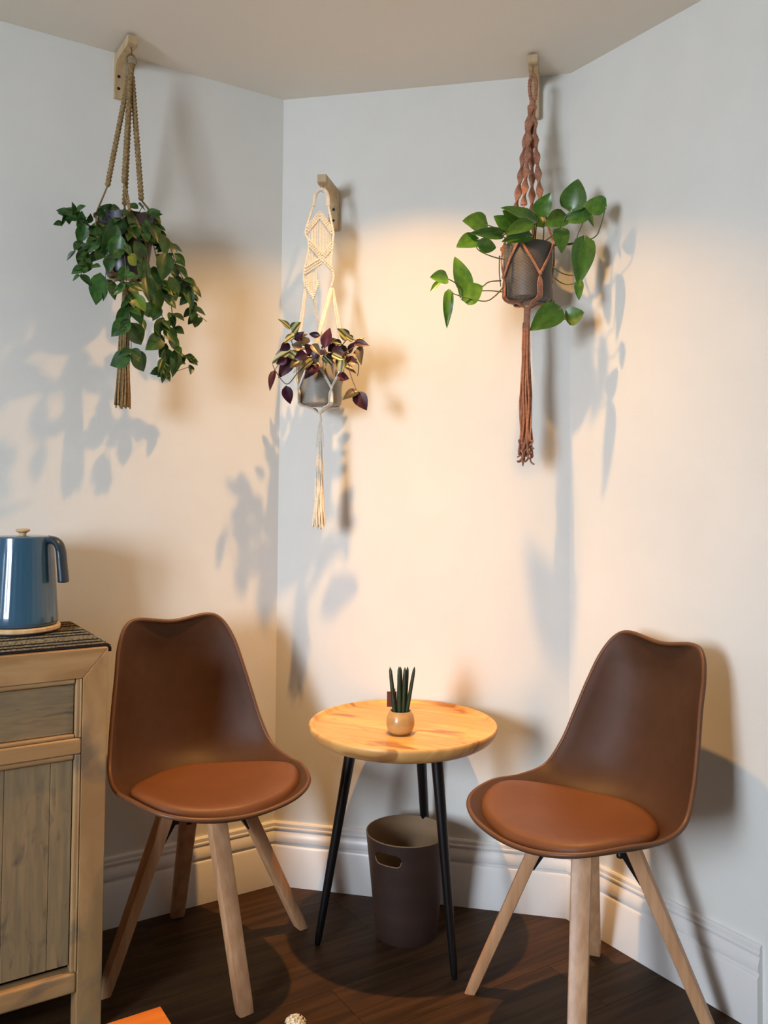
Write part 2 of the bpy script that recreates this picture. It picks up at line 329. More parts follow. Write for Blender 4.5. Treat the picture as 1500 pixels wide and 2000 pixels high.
# ---- plant tables: leaf base, leaf tip, width (metres); stem paths
POTHOS_LEAVES=[((0.259,2.200,1.848),(0.203,2.170,1.854),0.055),
((0.236,2.200,1.808),(0.182,2.170,1.784),0.047),
((0.238,2.170,1.786),(0.290,2.200,1.788),0.035),
((0.300,2.200,1.822),(0.225,2.140,1.812),0.029),
((0.330,2.220,1.845),(0.281,2.200,1.870),0.040),
((0.348,2.200,1.845),(0.302,2.170,1.877),0.050),
((0.385,2.200,1.860),(0.305,2.150,1.888),0.039),
((0.368,2.160,1.837),(0.298,2.130,1.806),0.039),
((0.368,2.170,1.808),(0.295,2.140,1.790),0.031),
((0.392,2.180,1.870),(0.413,2.140,1.908),0.042),
((0.468,2.220,1.877),(0.413,2.200,1.850),0.048),
((0.482,2.200,1.892),(0.492,2.180,1.964),0.063),
((0.554,2.150,1.880),(0.503,2.160,1.894),0.049),
((0.521,2.200,1.878),(0.462,2.210,1.863),0.039),
((0.519,2.200,1.882),(0.534,2.180,1.842),0.016),
((0.453,2.200,1.837),(0.451,2.170,1.776),0.039),
((0.512,2.190,1.805),(0.494,2.170,1.689),0.055),
((0.495,2.170,1.693),(0.491,2.160,1.645),0.022),
((0.445,2.180,1.624),(0.372,2.140,1.572),0.060),
((0.471,2.200,1.604),(0.508,2.180,1.619),0.047),
((0.202,2.150,1.664),(0.176,2.140,1.749),0.044),
((0.193,2.140,1.643),(0.242,2.130,1.674),0.059),
((0.150,2.100,1.682),(0.111,2.070,1.678),0.035),
((0.131,2.100,1.670),(0.110,2.080,1.645),0.013),
((0.158,2.120,1.652),(0.152,2.100,1.565),0.024),
((0.425,2.300,1.878),(0.403,2.320,1.934),0.036),
((0.366,2.280,1.851),(0.341,2.300,1.889),0.035)]
POTHOS_STEMS=[[(0.333,2.240,1.807),(0.319,2.220,1.832),(0.273,2.200,1.843),(0.259,2.200,1.848)],
[(0.311,2.200,1.758),(0.294,2.200,1.759),(0.259,2.190,1.767),(0.235,2.190,1.782),(0.236,2.200,1.808)],
[(0.330,2.220,1.799),(0.308,2.210,1.817),(0.300,2.200,1.822)],
[(0.395,2.250,1.811),(0.390,2.200,1.847),(0.392,2.180,1.870)],
[(0.409,2.250,1.811),(0.450,2.220,1.840),(0.467,2.210,1.871),(0.482,2.200,1.892)],
[(0.440,2.250,1.811),(0.488,2.210,1.804),(0.534,2.180,1.810),(0.545,2.160,1.830),(0.553,2.150,1.866),(0.554,2.150,1.880)],
[(0.440,2.250,1.808),(0.488,2.210,1.803),(0.499,2.200,1.828),(0.519,2.200,1.875)],
[(0.448,2.240,1.805),(0.461,2.220,1.819),(0.453,2.200,1.837)],
[(0.434,2.220,1.746),(0.453,2.200,1.724),(0.480,2.200,1.717),(0.497,2.190,1.725),(0.512,2.190,1.802)],
[(0.437,2.220,1.719),(0.453,2.200,1.698),(0.469,2.180,1.688),(0.495,2.170,1.693)],
[(0.301,2.220,1.706),(0.266,2.190,1.695),(0.241,2.160,1.673),(0.202,2.150,1.664)],
[(0.301,2.200,1.672),(0.265,2.180,1.670),(0.229,2.150,1.660),(0.193,2.140,1.643)],
[(0.306,2.200,1.686),(0.276,2.160,1.650),(0.248,2.140,1.634),(0.195,2.130,1.642),(0.158,2.120,1.652)],
[(0.193,2.140,1.662),(0.175,2.120,1.674),(0.150,2.100,1.682)],
[(0.421,2.240,1.655),(0.420,2.200,1.633),(0.445,2.180,1.624)],
[(0.444,2.240,1.658),(0.439,2.200,1.633),(0.458,2.190,1.602),(0.471,2.200,1.604)],
[(0.372,2.230,1.805),(0.369,2.190,1.824),(0.368,2.160,1.837)],
[(0.361,2.250,1.810),(0.354,2.220,1.833),(0.348,2.200,1.845)],
[(0.392,2.270,1.816),(0.389,2.220,1.840),(0.385,2.200,1.860)],
[(0.295,2.200,1.766),(0.293,2.190,1.723),(0.298,2.200,1.686)],
[(0.421,2.280,1.819),(0.426,2.290,1.861),(0.425,2.300,1.878)]]
TRADE_LEAVES=[((-0.257,2.296,1.587),(-0.282,2.270,1.611),0.015,0),
((-0.249,2.283,1.575),(-0.229,2.259,1.600),0.030,0),
((-0.240,2.288,1.570),(-0.271,2.274,1.549),0.023,0),
((-0.252,2.326,1.534),(-0.312,2.328,1.504),0.033,0),
((-0.258,2.299,1.526),(-0.226,2.278,1.503),0.021,0),
((-0.250,2.309,1.513),(-0.284,2.290,1.458),0.030,1),
((-0.296,2.293,1.476),(-0.308,2.267,1.423),0.016,1),
((-0.266,2.295,1.435),(-0.255,2.302,1.385),0.025,1),
((-0.193,2.302,1.507),(-0.233,2.305,1.479),0.030,0),
((-0.179,2.301,1.493),(-0.216,2.279,1.458),0.030,1),
((-0.162,2.279,1.534),(-0.150,2.274,1.590),0.025,1),
((-0.175,2.298,1.571),(-0.208,2.302,1.577),0.014,1),
((-0.100,2.305,1.564),(-0.125,2.278,1.587),0.025,0),
((-0.116,2.292,1.548),(-0.148,2.289,1.557),0.016,2),
((-0.083,2.308,1.557),(-0.046,2.285,1.546),0.018,1),
((-0.067,2.306,1.547),(-0.067,2.280,1.495),0.019,2),
((-0.118,2.307,1.550),(-0.111,2.312,1.509),0.021,2),
((-0.104,2.310,1.512),(-0.078,2.292,1.498),0.021,1),
((-0.112,2.306,1.522),(-0.122,2.299,1.470),0.028,0),
((-0.129,2.305,1.464),(-0.096,2.309,1.458),0.021,1),
((-0.070,2.308,1.423),(-0.113,2.294,1.404),0.026,2),
((-0.079,2.312,1.421),(-0.048,2.299,1.374),0.033,1),
((-0.142,2.272,1.517),(-0.112,2.254,1.502),0.016,0),
((-0.211,2.302,1.554),(-0.240,2.273,1.560),0.019,1),
((-0.221,2.267,1.532),(-0.248,2.262,1.542),0.022,2),
((-0.204,2.278,1.561),(-0.221,2.269,1.543),0.019,2),
((-0.192,2.286,1.521),(-0.213,2.270,1.543),0.021,1),
((-0.155,2.310,1.525),(-0.133,2.288,1.500),0.021,1),
((-0.140,2.284,1.535),(-0.111,2.262,1.518),0.022,1),
((-0.155,2.293,1.548),(-0.133,2.275,1.561),0.018,2),
((-0.181,2.281,1.534),(-0.192,2.281,1.507),0.020,1),
((-0.211,2.279,1.520),(-0.241,2.272,1.505),0.022,1),
((-0.098,2.326,1.529),(-0.086,2.300,1.555),0.018,1),
((-0.086,2.288,1.557),(-0.104,2.267,1.567),0.016,0),
((-0.168,2.299,1.517),(-0.143,2.294,1.493),0.019,0),
((-0.228,2.276,1.497),(-0.252,2.259,1.481),0.020,2),
((-0.257,2.293,1.547),(-0.280,2.281,1.528),0.021,1),
((-0.264,2.287,1.507),(-0.291,2.285,1.490),0.019,1),
((-0.106,2.305,1.495),(-0.128,2.314,1.512),0.019,1),
((-0.134,2.298,1.549),(-0.155,2.306,1.528),0.019,1),
((-0.194,2.266,1.543),(-0.173,2.247,1.515),0.019,2),
((-0.087,2.328,1.529),(-0.062,2.329,1.527),0.017,1),
((-0.072,2.303,1.556),(-0.056,2.311,1.571),0.014,0),
((-0.232,2.293,1.564),(-0.210,2.296,1.578),0.016,2),
((-0.240,2.278,1.554),(-0.220,2.256,1.574),0.018,1)]
TRADE_STEMS=[[(-0.210,2.300,1.510),(-0.245,2.300,1.537),(-0.255,2.300,1.572),(-0.251,2.300,1.581)],
[(-0.210,2.300,1.516),(-0.238,2.300,1.523),(-0.265,2.300,1.523),(-0.299,2.300,1.474)],
[(-0.202,2.290,1.501),(-0.236,2.290,1.466),(-0.263,2.290,1.438),(-0.291,2.290,1.469),(-0.302,2.290,1.491)],
[(-0.141,2.300,1.513),(-0.114,2.300,1.549),(-0.100,2.300,1.563),(-0.083,2.300,1.561),(-0.056,2.300,1.550)],
[(-0.134,2.300,1.517),(-0.100,2.300,1.531),(-0.072,2.300,1.550),(-0.067,2.300,1.544)],
[(-0.127,2.300,1.510),(-0.105,2.300,1.524),(-0.093,2.300,1.469),(-0.075,2.300,1.422)],
[(-0.156,2.320,1.520),(-0.162,2.320,1.534),(-0.165,2.320,1.541)],
[(-0.086,2.310,1.512),(-0.072,2.310,1.496),(-0.072,2.310,1.477),(-0.074,2.310,1.464)],
[(-0.133,2.280,1.507),(-0.109,2.280,1.507),(-0.111,2.280,1.518)]]
LEFT_LEAVES=[((-0.697,2.074,1.681),(-0.704,2.067,1.605),0.038),
((-0.687,2.093,1.670),(-0.669,2.120,1.624),0.025),
((-0.627,2.095,1.604),(-0.658,2.077,1.554),0.028),
((-0.628,2.071,1.631),(-0.589,2.062,1.562),0.037),
((-0.619,2.064,1.564),(-0.658,2.044,1.522),0.035),
((-0.621,2.063,1.557),(-0.598,2.102,1.507),0.038),
((-0.616,2.067,1.477),(-0.666,2.056,1.458),0.042),
((-0.615,2.067,1.490),(-0.588,2.098,1.443),0.037),
((-0.559,2.162,1.756),(-0.561,2.138,1.683),0.039),
((-0.627,2.059,1.718),(-0.606,2.075,1.703),0.032),
((-0.612,2.200,1.862),(-0.587,2.222,1.846),0.032),
((-0.740,2.082,1.804),(-0.757,2.089,1.756),0.027),
((-0.746,2.078,1.760),(-0.749,2.042,1.736),0.019),
((-0.705,2.069,1.763),(-0.722,2.057,1.731),0.027),
((-0.732,2.064,1.734),(-0.744,2.067,1.693),0.033),
((-0.721,2.070,1.713),(-0.740,2.079,1.677),0.022),
((-0.744,2.068,1.672),(-0.767,2.074,1.662),0.014),
((-0.754,2.062,1.730),(-0.777,2.060,1.708),0.011),
((-0.648,2.105,1.823),(-0.682,2.067,1.768),0.038),
((-0.659,2.074,1.798),(-0.686,2.072,1.721),0.037),
((-0.645,2.060,1.771),(-0.664,2.069,1.706),0.039),
((-0.676,2.076,1.783),(-0.693,2.059,1.730),0.032),
((-0.626,2.060,1.694),(-0.646,2.056,1.661),0.022),
((-0.633,2.044,1.667),(-0.595,2.033,1.662),0.022),
((-0.627,2.048,1.647),(-0.657,2.045,1.621),0.017),
((-0.616,2.055,1.647),(-0.585,2.067,1.638),0.022),
((-0.612,2.069,1.627),(-0.583,2.066,1.588),0.025),
((-0.599,2.184,1.826),(-0.570,2.202,1.788),0.031),
((-0.605,2.157,1.831),(-0.572,2.143,1.781),0.031),
((-0.582,2.171,1.809),(-0.560,2.181,1.752),0.031),
((-0.566,2.229,1.795),(-0.535,2.258,1.792),0.017),
((-0.560,2.245,1.777),(-0.532,2.263,1.748),0.021),
((-0.563,2.231,1.746),(-0.550,2.261,1.713),0.029),
((-0.563,2.207,1.706),(-0.536,2.224,1.650),0.040),
((-0.551,2.239,1.707),(-0.523,2.266,1.666),0.029),
((-0.536,2.261,1.702),(-0.508,2.249,1.635),0.024),
((-0.524,2.280,1.704),(-0.491,2.276,1.675),0.016),
((-0.521,2.282,1.656),(-0.516,2.279,1.604),0.022),
((-0.518,2.284,1.638),(-0.486,2.326,1.633),0.019),
((-0.507,2.291,1.613),(-0.511,2.297,1.588),0.018),
((-0.637,2.053,1.742),(-0.616,2.076,1.723),0.025),
((-0.620,2.088,1.764),(-0.597,2.114,1.708),0.035),
((-0.609,2.107,1.732),(-0.591,2.128,1.660),0.033),
((-0.643,2.132,1.816),(-0.619,2.120,1.780),0.028),
((-0.645,2.202,1.881),(-0.672,2.201,1.896),0.018),
((-0.645,2.202,1.894),(-0.627,2.234,1.892),0.021),
((-0.658,2.159,1.844),(-0.630,2.145,1.831),0.021),
((-0.707,2.127,1.850),(-0.719,2.109,1.834),0.020),
((-0.622,2.146,1.840),(-0.599,2.126,1.799),0.026),
((-0.585,2.217,1.627),(-0.603,2.205,1.591),0.021),
((-0.570,2.239,1.619),(-0.549,2.222,1.575),0.019),
((-0.576,2.211,1.599),(-0.589,2.188,1.555),0.024),
((-0.573,2.213,1.573),(-0.541,2.210,1.535),0.029),
((-0.577,2.210,1.552),(-0.606,2.171,1.510),0.037),
((-0.564,2.219,1.554),(-0.533,2.233,1.519),0.035),
((-0.569,2.215,1.533),(-0.587,2.222,1.494),0.021),
((-0.572,2.213,1.520),(-0.562,2.231,1.475),0.029),
((-0.548,2.241,1.524),(-0.544,2.215,1.453),0.027),
((-0.576,2.211,1.492),(-0.578,2.180,1.455),0.016),
((-0.572,2.214,1.480),(-0.568,2.185,1.429),0.019),
((-0.550,2.251,1.499),(-0.526,2.270,1.492),0.019),
((-0.528,2.277,1.503),(-0.499,2.281,1.496),0.016),
((-0.521,2.282,1.487),(-0.513,2.263,1.460),0.016),
((-0.528,2.277,1.507),(-0.520,2.268,1.499),0.011),
((-0.591,2.166,1.669),(-0.574,2.152,1.601),0.034),
((-0.583,2.183,1.693),(-0.552,2.195,1.636),0.039),
((-0.599,2.149,1.626),(-0.584,2.143,1.586),0.026),
((-0.574,2.200,1.651),(-0.541,2.204,1.625),0.024),
((-0.613,2.128,1.621),(-0.592,2.149,1.587),0.028),
((-0.589,2.155,1.719),(-0.570,2.136,1.662),0.034),
((-0.600,2.124,1.685),(-0.579,2.105,1.616),0.031),
((-0.554,2.249,1.744),(-0.526,2.286,1.719),0.022),
((-0.536,2.272,1.722),(-0.502,2.260,1.703),0.016),
((-0.729,2.101,1.806),(-0.707,2.082,1.772),0.025),
((-0.765,2.102,1.797),(-0.744,2.099,1.824),0.020),
((-0.773,2.109,1.821),(-0.800,2.112,1.842),0.013),
((-0.793,2.095,1.835),(-0.790,2.068,1.795),0.009),
((-0.780,2.116,1.849),(-0.763,2.143,1.839),0.009),
((-0.719,2.072,1.696),(-0.695,2.053,1.697),0.017),
((-0.696,2.098,1.805),(-0.707,2.076,1.779),0.025),
((-0.694,2.076,1.748),(-0.709,2.086,1.712),0.027),
((-0.714,2.087,1.664),(-0.726,2.093,1.650),0.012),
((-0.689,2.091,1.650),(-0.689,2.077,1.614),0.011),
((-0.669,2.057,1.717),(-0.668,2.047,1.677),0.025),
((-0.617,2.078,1.648),(-0.610,2.062,1.607),0.025),
((-0.617,2.125,1.582),(-0.594,2.109,1.547),0.020),
((-0.595,2.187,1.568),(-0.577,2.209,1.552),0.021),
((-0.600,2.184,1.534),(-0.589,2.214,1.553),0.018)]
LEFT_STEMS=[[(-0.673,2.149,1.808),(-0.648,2.081,1.762),(-0.633,2.055,1.717),(-0.626,2.048,1.666),(-0.625,2.061,1.625),(-0.622,2.063,1.594),(-0.619,2.064,1.557),(-0.617,2.066,1.520),(-0.615,2.067,1.470)],
[(-0.694,2.171,1.817),(-0.693,2.089,1.783),(-0.710,2.066,1.757),(-0.728,2.066,1.732),(-0.732,2.063,1.693),(-0.744,2.068,1.672)],
[(-0.700,2.179,1.822),(-0.725,2.127,1.806),(-0.744,2.091,1.805),(-0.764,2.091,1.818),(-0.791,2.097,1.838),(-0.799,2.092,1.805)],
[(-0.736,2.121,1.804),(-0.760,2.117,1.830),(-0.780,2.116,1.849)],
[(-0.633,2.210,1.827),(-0.602,2.194,1.829),(-0.579,2.197,1.804),(-0.561,2.220,1.777),(-0.552,2.239,1.741),(-0.536,2.249,1.710),(-0.523,2.280,1.669),(-0.516,2.285,1.636),(-0.484,2.306,1.608)],
[(-0.627,2.214,1.821),(-0.593,2.164,1.774),(-0.581,2.184,1.700),(-0.582,2.207,1.625),(-0.575,2.212,1.559),(-0.572,2.214,1.493),(-0.573,2.213,1.446)],
[(-0.566,2.218,1.682),(-0.555,2.236,1.578),(-0.548,2.241,1.511),(-0.528,2.277,1.506),(-0.511,2.288,1.488)],
[(-0.548,2.241,1.511),(-0.565,2.230,1.460),(-0.521,2.282,1.482)],
[(-0.644,2.203,1.825),(-0.601,2.112,1.733),(-0.597,2.138,1.662),(-0.595,2.163,1.603)],
[(-0.705,2.164,1.812),(-0.682,2.084,1.750),(-0.682,2.072,1.696),(-0.687,2.080,1.648)],
[(-0.650,2.211,1.841),(-0.643,2.204,1.872),(-0.632,2.211,1.895)],
[(-0.631,2.057,1.661),(-0.654,2.042,1.651),(-0.669,2.044,1.644)],
[(-0.630,2.058,1.648),(-0.651,2.044,1.632),(-0.664,2.048,1.630)]]
# ------------------------------------------------------------------ dining chairs
def V3(*a): return Vector(a)
RIM = [(0, .219, .456), (.102, .211, .465), (.175, .165, .477), (.21, .078, .486), (.216, -.01, .483), (.208, -.08, .50), (.195, -.121, .554), (.181, -.151, .627), (.166, -.178, .70), (.152, -.206, .762), (.128, -.231, .807), (.09, -.243, .821), (0, -.246, .810)]
CEN = [(0, .219, .456), (0, .196, .446), (0, .150, .438), (0, .07, .430), (0, -.03, .426), (0, -.125, .436), (0, -.192, .482), (0, -.228, .565), (0, -.250, .655), (0, -.263, .728), (0, -.259, .779), (0, -.254, .804), (0, -.246, .810)]
def sym(P):
    mirror = lambda p: (-p[0], p[1], p[2])
    return catmull([mirror(P[1])]+P+[mirror(P[-2])], 8)[8:-8]
RIMc = sym(RIM); CENc = catmull(CEN, 8)
def shell_pt(i, s):
    """i: row 0..12 from seat front to back top, s: -1..1 across"""
    k = max(0, min(len(RIMc)-1.001, i*8)); a = int(k); f = k-a
    r = RIMc[a].lerp(RIMc[a+1], f); c = CENc[a].lerp(CENc[a+1], f); g = abs(s)**2.4
    return Vector((r.x*s, c.y+(r.y-c.y)*g, c.z+(r.z-c.z)*g))
def shell_n(i, s):
    a = shell_pt(min(i+.05, 12), s)-shell_pt(max(i-.05, 0), s); b = shell_pt(i, min(s+.03, 1))-shell_pt(i, max(s-.03, -1))
    n = a.cross(b); n.normalize(); return n if n.dot(Vector((0, .5, 1))) > 0 else -n
def make_chair(label, x, y, ang, hub, feet):
    """ang: heading of the seat; feet: floor positions of the four legs (the seat swivels on its leg cross)"""
    t = thing('dining_chair', label, 'chair', (x, y, 0), 0, 'brown shell chairs beside the round table')
    Rz = Matrix.Rotation(ang+PI, 3, 'Z')    # local +y = forward
    f = Vector((math.sin(ang), -math.cos(ang), 0)); rt = Vector((-f.y, f.x, 0))
    W_ = lambda p: rt*p.x+f*p.y+Vector((0, 0, p.z))
    NS = 22; rows = []
    for k in range(97):
        i = k/8; rows.append([W_(shell_pt(i, math.sin(PI/2*(2*j/NS-1)) if 0 else (2*j/NS-1))) for j in range(NS+1)])
    mb = MB().grid(rows[1:-1])
    # close the two narrow ends with the tips of the rim
    o = mb.build('shell', 'shell', t, smooth=True, angle=80)
    sd = o.modifiers.new('solid', 'SOLIDIFY'); sd.thickness = .009; sd.offset = 0
    b = o.modifiers.new('bevel', 'BEVEL'); b.width = .003; b.segments = 2; b.limit_method = 'ANGLE'; b.angle_limit = 1.0
    # rim bead, its edge highlight put into a lighter brown
    ring = [W_(p) for p in RIMc]+[W_(Vector((-p.x, p.y, p.z))) for p in RIMc[::-1][1:-1]]
    mb = MB(); n = len(ring); tr = []
    for i in range(n):
        tt = (ring[(i+1) % n]-ring[i-1]).normalized(); u = tt.orthogonal() if 0 else (Vector((0, 0, 1))-tt*tt.z)
        if u.length < .05: u = f-tt*f.dot(tt)
        u.normalize(); w = tt.cross(u); tr.append([ring[i]+(w*math.cos(2*PI*k/8)+u*math.sin(2*PI*k/8))*.0052 for k in range(8)])
    mb.grid(tr, cu=True, cv=True); mb.build('rim', 'rim', t, smooth=True, angle=80)
    # seat cushion follows the shell
    mb = MB(); rows = []
    rc, ra = 3.08, 2.36
    def cpt(q, a, h):
        s = q*.93*math.cos(a); i = rc+q*ra*math.sin(a); sg = 1 if s >= 0 else -1
        return shell_pt(i, s)+shell_n(i, s)*(.0055+h)
    prof_ = [(1.0, -.001), (1.006, .005), (1.0, .010), (.975, .0155), (.93, .019), (.85, .022), (.7, .025), (.5, .027), (.3, .028), (.12, .0285)]
    for q, h in prof_: rows.append([W_(cpt(q, 2*PI*k/48, h)) for k in range(48)])
    mb.grid(rows, cu=True); L = len(mb.v); mb.v.append(tuple(W_(cpt(0, 0, .0285)))); 
    for k in range(48): mb.f.append((L-48+k, L-48+(k+1) % 48, L)); mb.m.append(0)
    mb.build('cushion', 'cushion', t, smooth=True, angle=80)
    # black steel hub with arms, four tapered beech legs
    hb = Vector((hub[0]-x, hub[1]-y, 0)); ztop = .424
    mb = MB().lathe([(.055, .405), (.058, .412), (.058, .428)], 20, (hb.x, hb.y, 0)); mb.build('hub_plate', 'black', t, smooth=True)
    for fx, fy in feet:
        ft = Vector((fx-x, fy-y, 0)); d = (ft-hb); rad = d.normalized(); tg = Vector((-rad.y, rad.x, 0))
        top = hb+d*.30+Vector((0, 0, .426)); bot = ft.copy()
        ax = (bot-top).normalized(); nn = tg.cross(ax).normalized()
        rows = []
        for u, wd, th in ((0, .0215, .0145), (.03, .022, .015), (.95, .0185, .0125), (1.0, .0175, .0115)):
            c = top.lerp(bot, u); r = .004; pts = []
            for sx, sy, q in ((1, 1, 0), (-1, 1, 1), (-1, -1, 2), (1, -1, 3)):
                for k in range(3):
                    a = q*PI/2+k*PI/4; e = tg*(sx*(wd-r)+r*math.cos(a))+nn*(sy*(th-r)+r*math.sin(a)); p = c+e
                    if u > .99: p = p-ax*(p.z/ax.z)   # foot cut flush with the floor
                    pts.append(p)
            rows.append(pts)
        mb = MB().grid(rows, cu=True); k = 12; mb.f += [tuple(range(k)), tuple(range(3*k, 4*k))]; mb.m += [0, 0]
        mb.build('leg', 'beech', t, smooth=True, angle=30)
        # arm: runs out of the hub and down the inner face of the leg
        inn = -nn if nn.dot(rad) > 0 else nn
        p0 = hb+rad*.03+Vector((0, 0, .413)); p1 = top.lerp(bot, .05)+inn*.026; p2 = top.lerp(bot, .13)+inn*.021; p3 = top.lerp(bot, .29)+inn*.016
        rows = []
        for p, w_, h_ in ((p0, .012, .006), (p1, .013, .014), (p2, .012, .009), (p3, .006, .0015)):
            rows.append([p+tg*w_+inn*h_, p-tg*w_+inn*h_, p-tg*w_-inn*h_*.4, p+tg*w_-inn*h_*.4])
        mb = MB().grid(rows, cu=True); mb.f += [(0, 1, 2, 3), (12, 13, 14, 15)]; mb.m += [0, 0]
        ar = mb.build('bracket_arm', 'black', t, bevel=.001)
        c = top.lerp(bot, .135)+inn*.033
        MB().lathe([(.007, -.006), (.008, 0), (.005, .006)], 8).build('wing_nut', 'black', ar, smooth=True, loc=c)
    return t
make_chair('brown shell chair with tan cushion, left of the round table beside the cabinet', -.406, 2.04, .608, (-.443, 2.115), [(-.296, 1.930), (-.208, 2.303), (-.548, 2.355), (-.628, 1.992)])
make_chair('brown shell chair with tan cushion, right of the round table', .430, 1.861, -1.044, (.459, 1.945), [(.213, 2.022), (.537, 2.187), (.712, 1.862), (.382, 1.698)])
# ------------------------------------------------------------------ side table
TC = Vector((.055, 2.225, 0)); ZT = .560; RT = .242
t = thing('side_table', 'round mango wood tray table on three black tapered legs', 'table', TC)
top = MB().lathe([(.10, .521), (.198, .521), (.216, .5265), (.224, .534), (.224, .546), (.05, .546)], 64).build('tabletop', 'tablewood', t, smooth=True)
prof_t = [(.0, .5175), (.200, .5175), (.214, .521), (.226, .528), (.236, .538), (.2415, .549), (.242, .556), (.240, .5595), (.236, .5605), (.232, .5595), (.2285, .555), (.2255, .5525), (.220, .5520), (0, .5520)]
me = MB().lathe([(max(r, .0005), z) for r, z in prof_t], 96).mesh('stave', 'tablewood')
sa = math.radians(-24); sx = [-.30, -.145, -.055, .052, .150, .30]
for i in range(5):
    bm = bmesh.new(); bm.from_mesh(me); nrm = Vector((math.cos(sa+PI/2), math.sin(sa+PI/2), 0))
    for off, sg in ((sx[i]+.0002, -1), (sx[i+1]-.0002, 1)):
        g = bm.verts[:]+bm.edges[:]+bm.faces[:]
        rr = bmesh.ops.bisect_plane(bm, geom=g, plane_co=nrm*off, plane_no=nrm*sg, clear_outer=True)
        ed = [e for e in rr['geom_cut'] if isinstance(e, bmesh.types.BMEdge)]
        if ed: bmesh.ops.edgeloop_fill(bm, edges=ed)
    # turn so that the grain follows the stave
    bm.transform(Matrix.Rotation(-sa, 4, 'Z'))
    bmesh.ops.recalc_face_normals(bm, faces=bm.faces)
    for f_ in bm.faces: f_.smooth = True
    for e in bm.edges:
        if len(e.link_faces) == 2 and e.calc_face_angle(0) > .6: e.smooth = False
    m2 = bpy.data.meshes.new('stave'); bm.to_mesh(m2); bm.free(); m2.materials.append(M['tablewood'])
    o = bpy.data.objects.new('stave', m2); C.objects.link(o); o.parent = t; o.rotation_euler = (0, 0, sa)
for fx, fy in ((-.158, 2.215), (.179, 2.069), (.138, 2.430)):
    ft = Vector((fx, fy, 0))-TC; d = ft.normalized(); ft = d*ft.length; tp = d*.128+Vector((0, 0, .520))
    rows = [tp.lerp(ft, u) for u in (0, .3, .7, .97, 1)]
    lg = MB().tube(rows, lambda u: .0152-.0085*u, 16).build('leg', 'black', t, smooth=True)
    MB().lathe([(.024, .514), (.026, .5165), (.026, .5178)], 16, (d.x*.128, d.y*.128, 0)).build('mounting_plate', 'black', lg, smooth=True)
# ------------------------------------------------------------------ spear plant on the table
ZS = .5522
pc = Vector((.047, 2.150, ZS))
t = thing('spear_plant', 'small spiky green plant in a round bamboo pot on the table', 'plant', pc)
pot = [(.020, 0), (.026, .002), (.032, .010), (.0352, .022), (.0355, .032), (.033, .044), (.028, .054), (.0262, .057), (.0245, .056), (.0235, .050), (.0235, .047)]
MB().lathe(pot, 40).build('pot', 'bamboo', t, smooth=True)
MB().lathe([(.0232, .046), (.012, .050), (.002, .051)], 20).build('soil', 'soil', t, smooth=True)
sp = [((-.014, -.004), (-.027, -.002), .118, .0062), ((-.003, -.008), (-.005, -.010), .121, .006), ((.002, .002), (-.001, .004), .118, .006), ((.006, -.004), (.010, -.004), .118, .0058), ((.010, .002), (.017, .004), .118, .0055), ((.014, -.002), (.034, -.002), .119, .0056), ((-.006, .004), (-.004, .008), .100, .0055)]
for (x0, y0), (x1, y1), h, r in sp:
    pts = [Vector((x0+(x1-x0)*u, y0+(y1-y0)*u, .046+(h)*u+.0)) for u in (0, .2, .4, .6, .8, .93, 1)]
    MB().tube(pts, lambda u, r=r: r*(1-.35*u if u < .8 else (.72-(u-.8)*3.2)) if u < 1 else .0006, 9).build('spear', 'spear', t, smooth=True)
tgp = MB().box((-.034, .012, .062), (-.010, .0135, .100)).build('tag', 'tag', t)
MB().tube([(-.018, .0115, .045), (-.014, .0115, .108)], .0012, 6).build('tag_stick', 'bamboo', tgp)
# ------------------------------------------------------------------ waste bin
bc = Vector((.070, 2.283, 0)); HB = .262
t = thing('waste_bin', 'dark brown tapered waste bin with tan lining under the round table', 'waste bin', bc)
ro = lambda z: .080+.028*z/HB
n = 72
bm_out = [[(ro(z)*math.cos(2*PI*k/n), ro(z)*math.sin(2*PI*k/n), z) for k in range(n)] for z in (0, .004, .06, .12, .18, .23, HB-.001)]
bm_in = [[((ro(z)-.0032)*math.cos(2*PI*k/n), (ro(z)-.0032)*math.sin(2*PI*k/n), z) for k in range(n)] for z in (HB, .23, .18, .12, .06, .005)]
mb = MB(); mb.grid(bm_out, cu=True); k0 = len(mb.v); mb.mi = 1; mb.grid([bm_out[-1]]+bm_in, cu=True)
mb.f.append(tuple(range(len(mb.v)-n, len(mb.v)))); mb.m.append(1); mb.f.append(tuple(range(n))); mb.m.append(0)
def cut(o, cutter):
    md = o.modifiers.new('cut', 'BOOLEAN'); md.object = cutter; md.operation = 'DIFFERENCE'; md.solver = 'EXACT'
    bpy.context.view_layer.update(); dg = bpy.context.evaluated_depsgraph_get(); me = bpy.data.meshes.new_from_object(o.evaluated_get(dg))
    o.modifiers.remove(md); o.data = me; bpy.data.objects.remove(cutter)
bo = mb.build('bin_wall', ['bin_out', 'bin_in'], t)
bm = bmesh.new(); bm.from_mesh(bo.data); bmesh.ops.remove_doubles(bm, verts=bm.verts, dist=1e-5); bmesh.ops.recalc_face_normals(bm, faces=bm.faces); bm.to_mesh(bo.data); bm.free()
az = math.radians(-90-31); zz = .222; cp = []
for s_, q0 in ((1, -90), (-1, 90)):
    for k in range(9): a = math.radians(q0+k*22.5); cp.append((s_*.024+.0155*math.cos(a), .0155*math.sin(a)))
dv = Vector((math.cos(az), math.sin(az), 0)); tv = Vector((-dv.y, dv.x, 0))
cu = MB().prism([dv*.05+tv*a+Vector((0, 0, zz+b)) for a, b in cp], dv*.1).build('cutter', 'bin_in'); cu.parent = t
try:
    cut(bo, cu)
except Exception as e: print('cut failed', e)
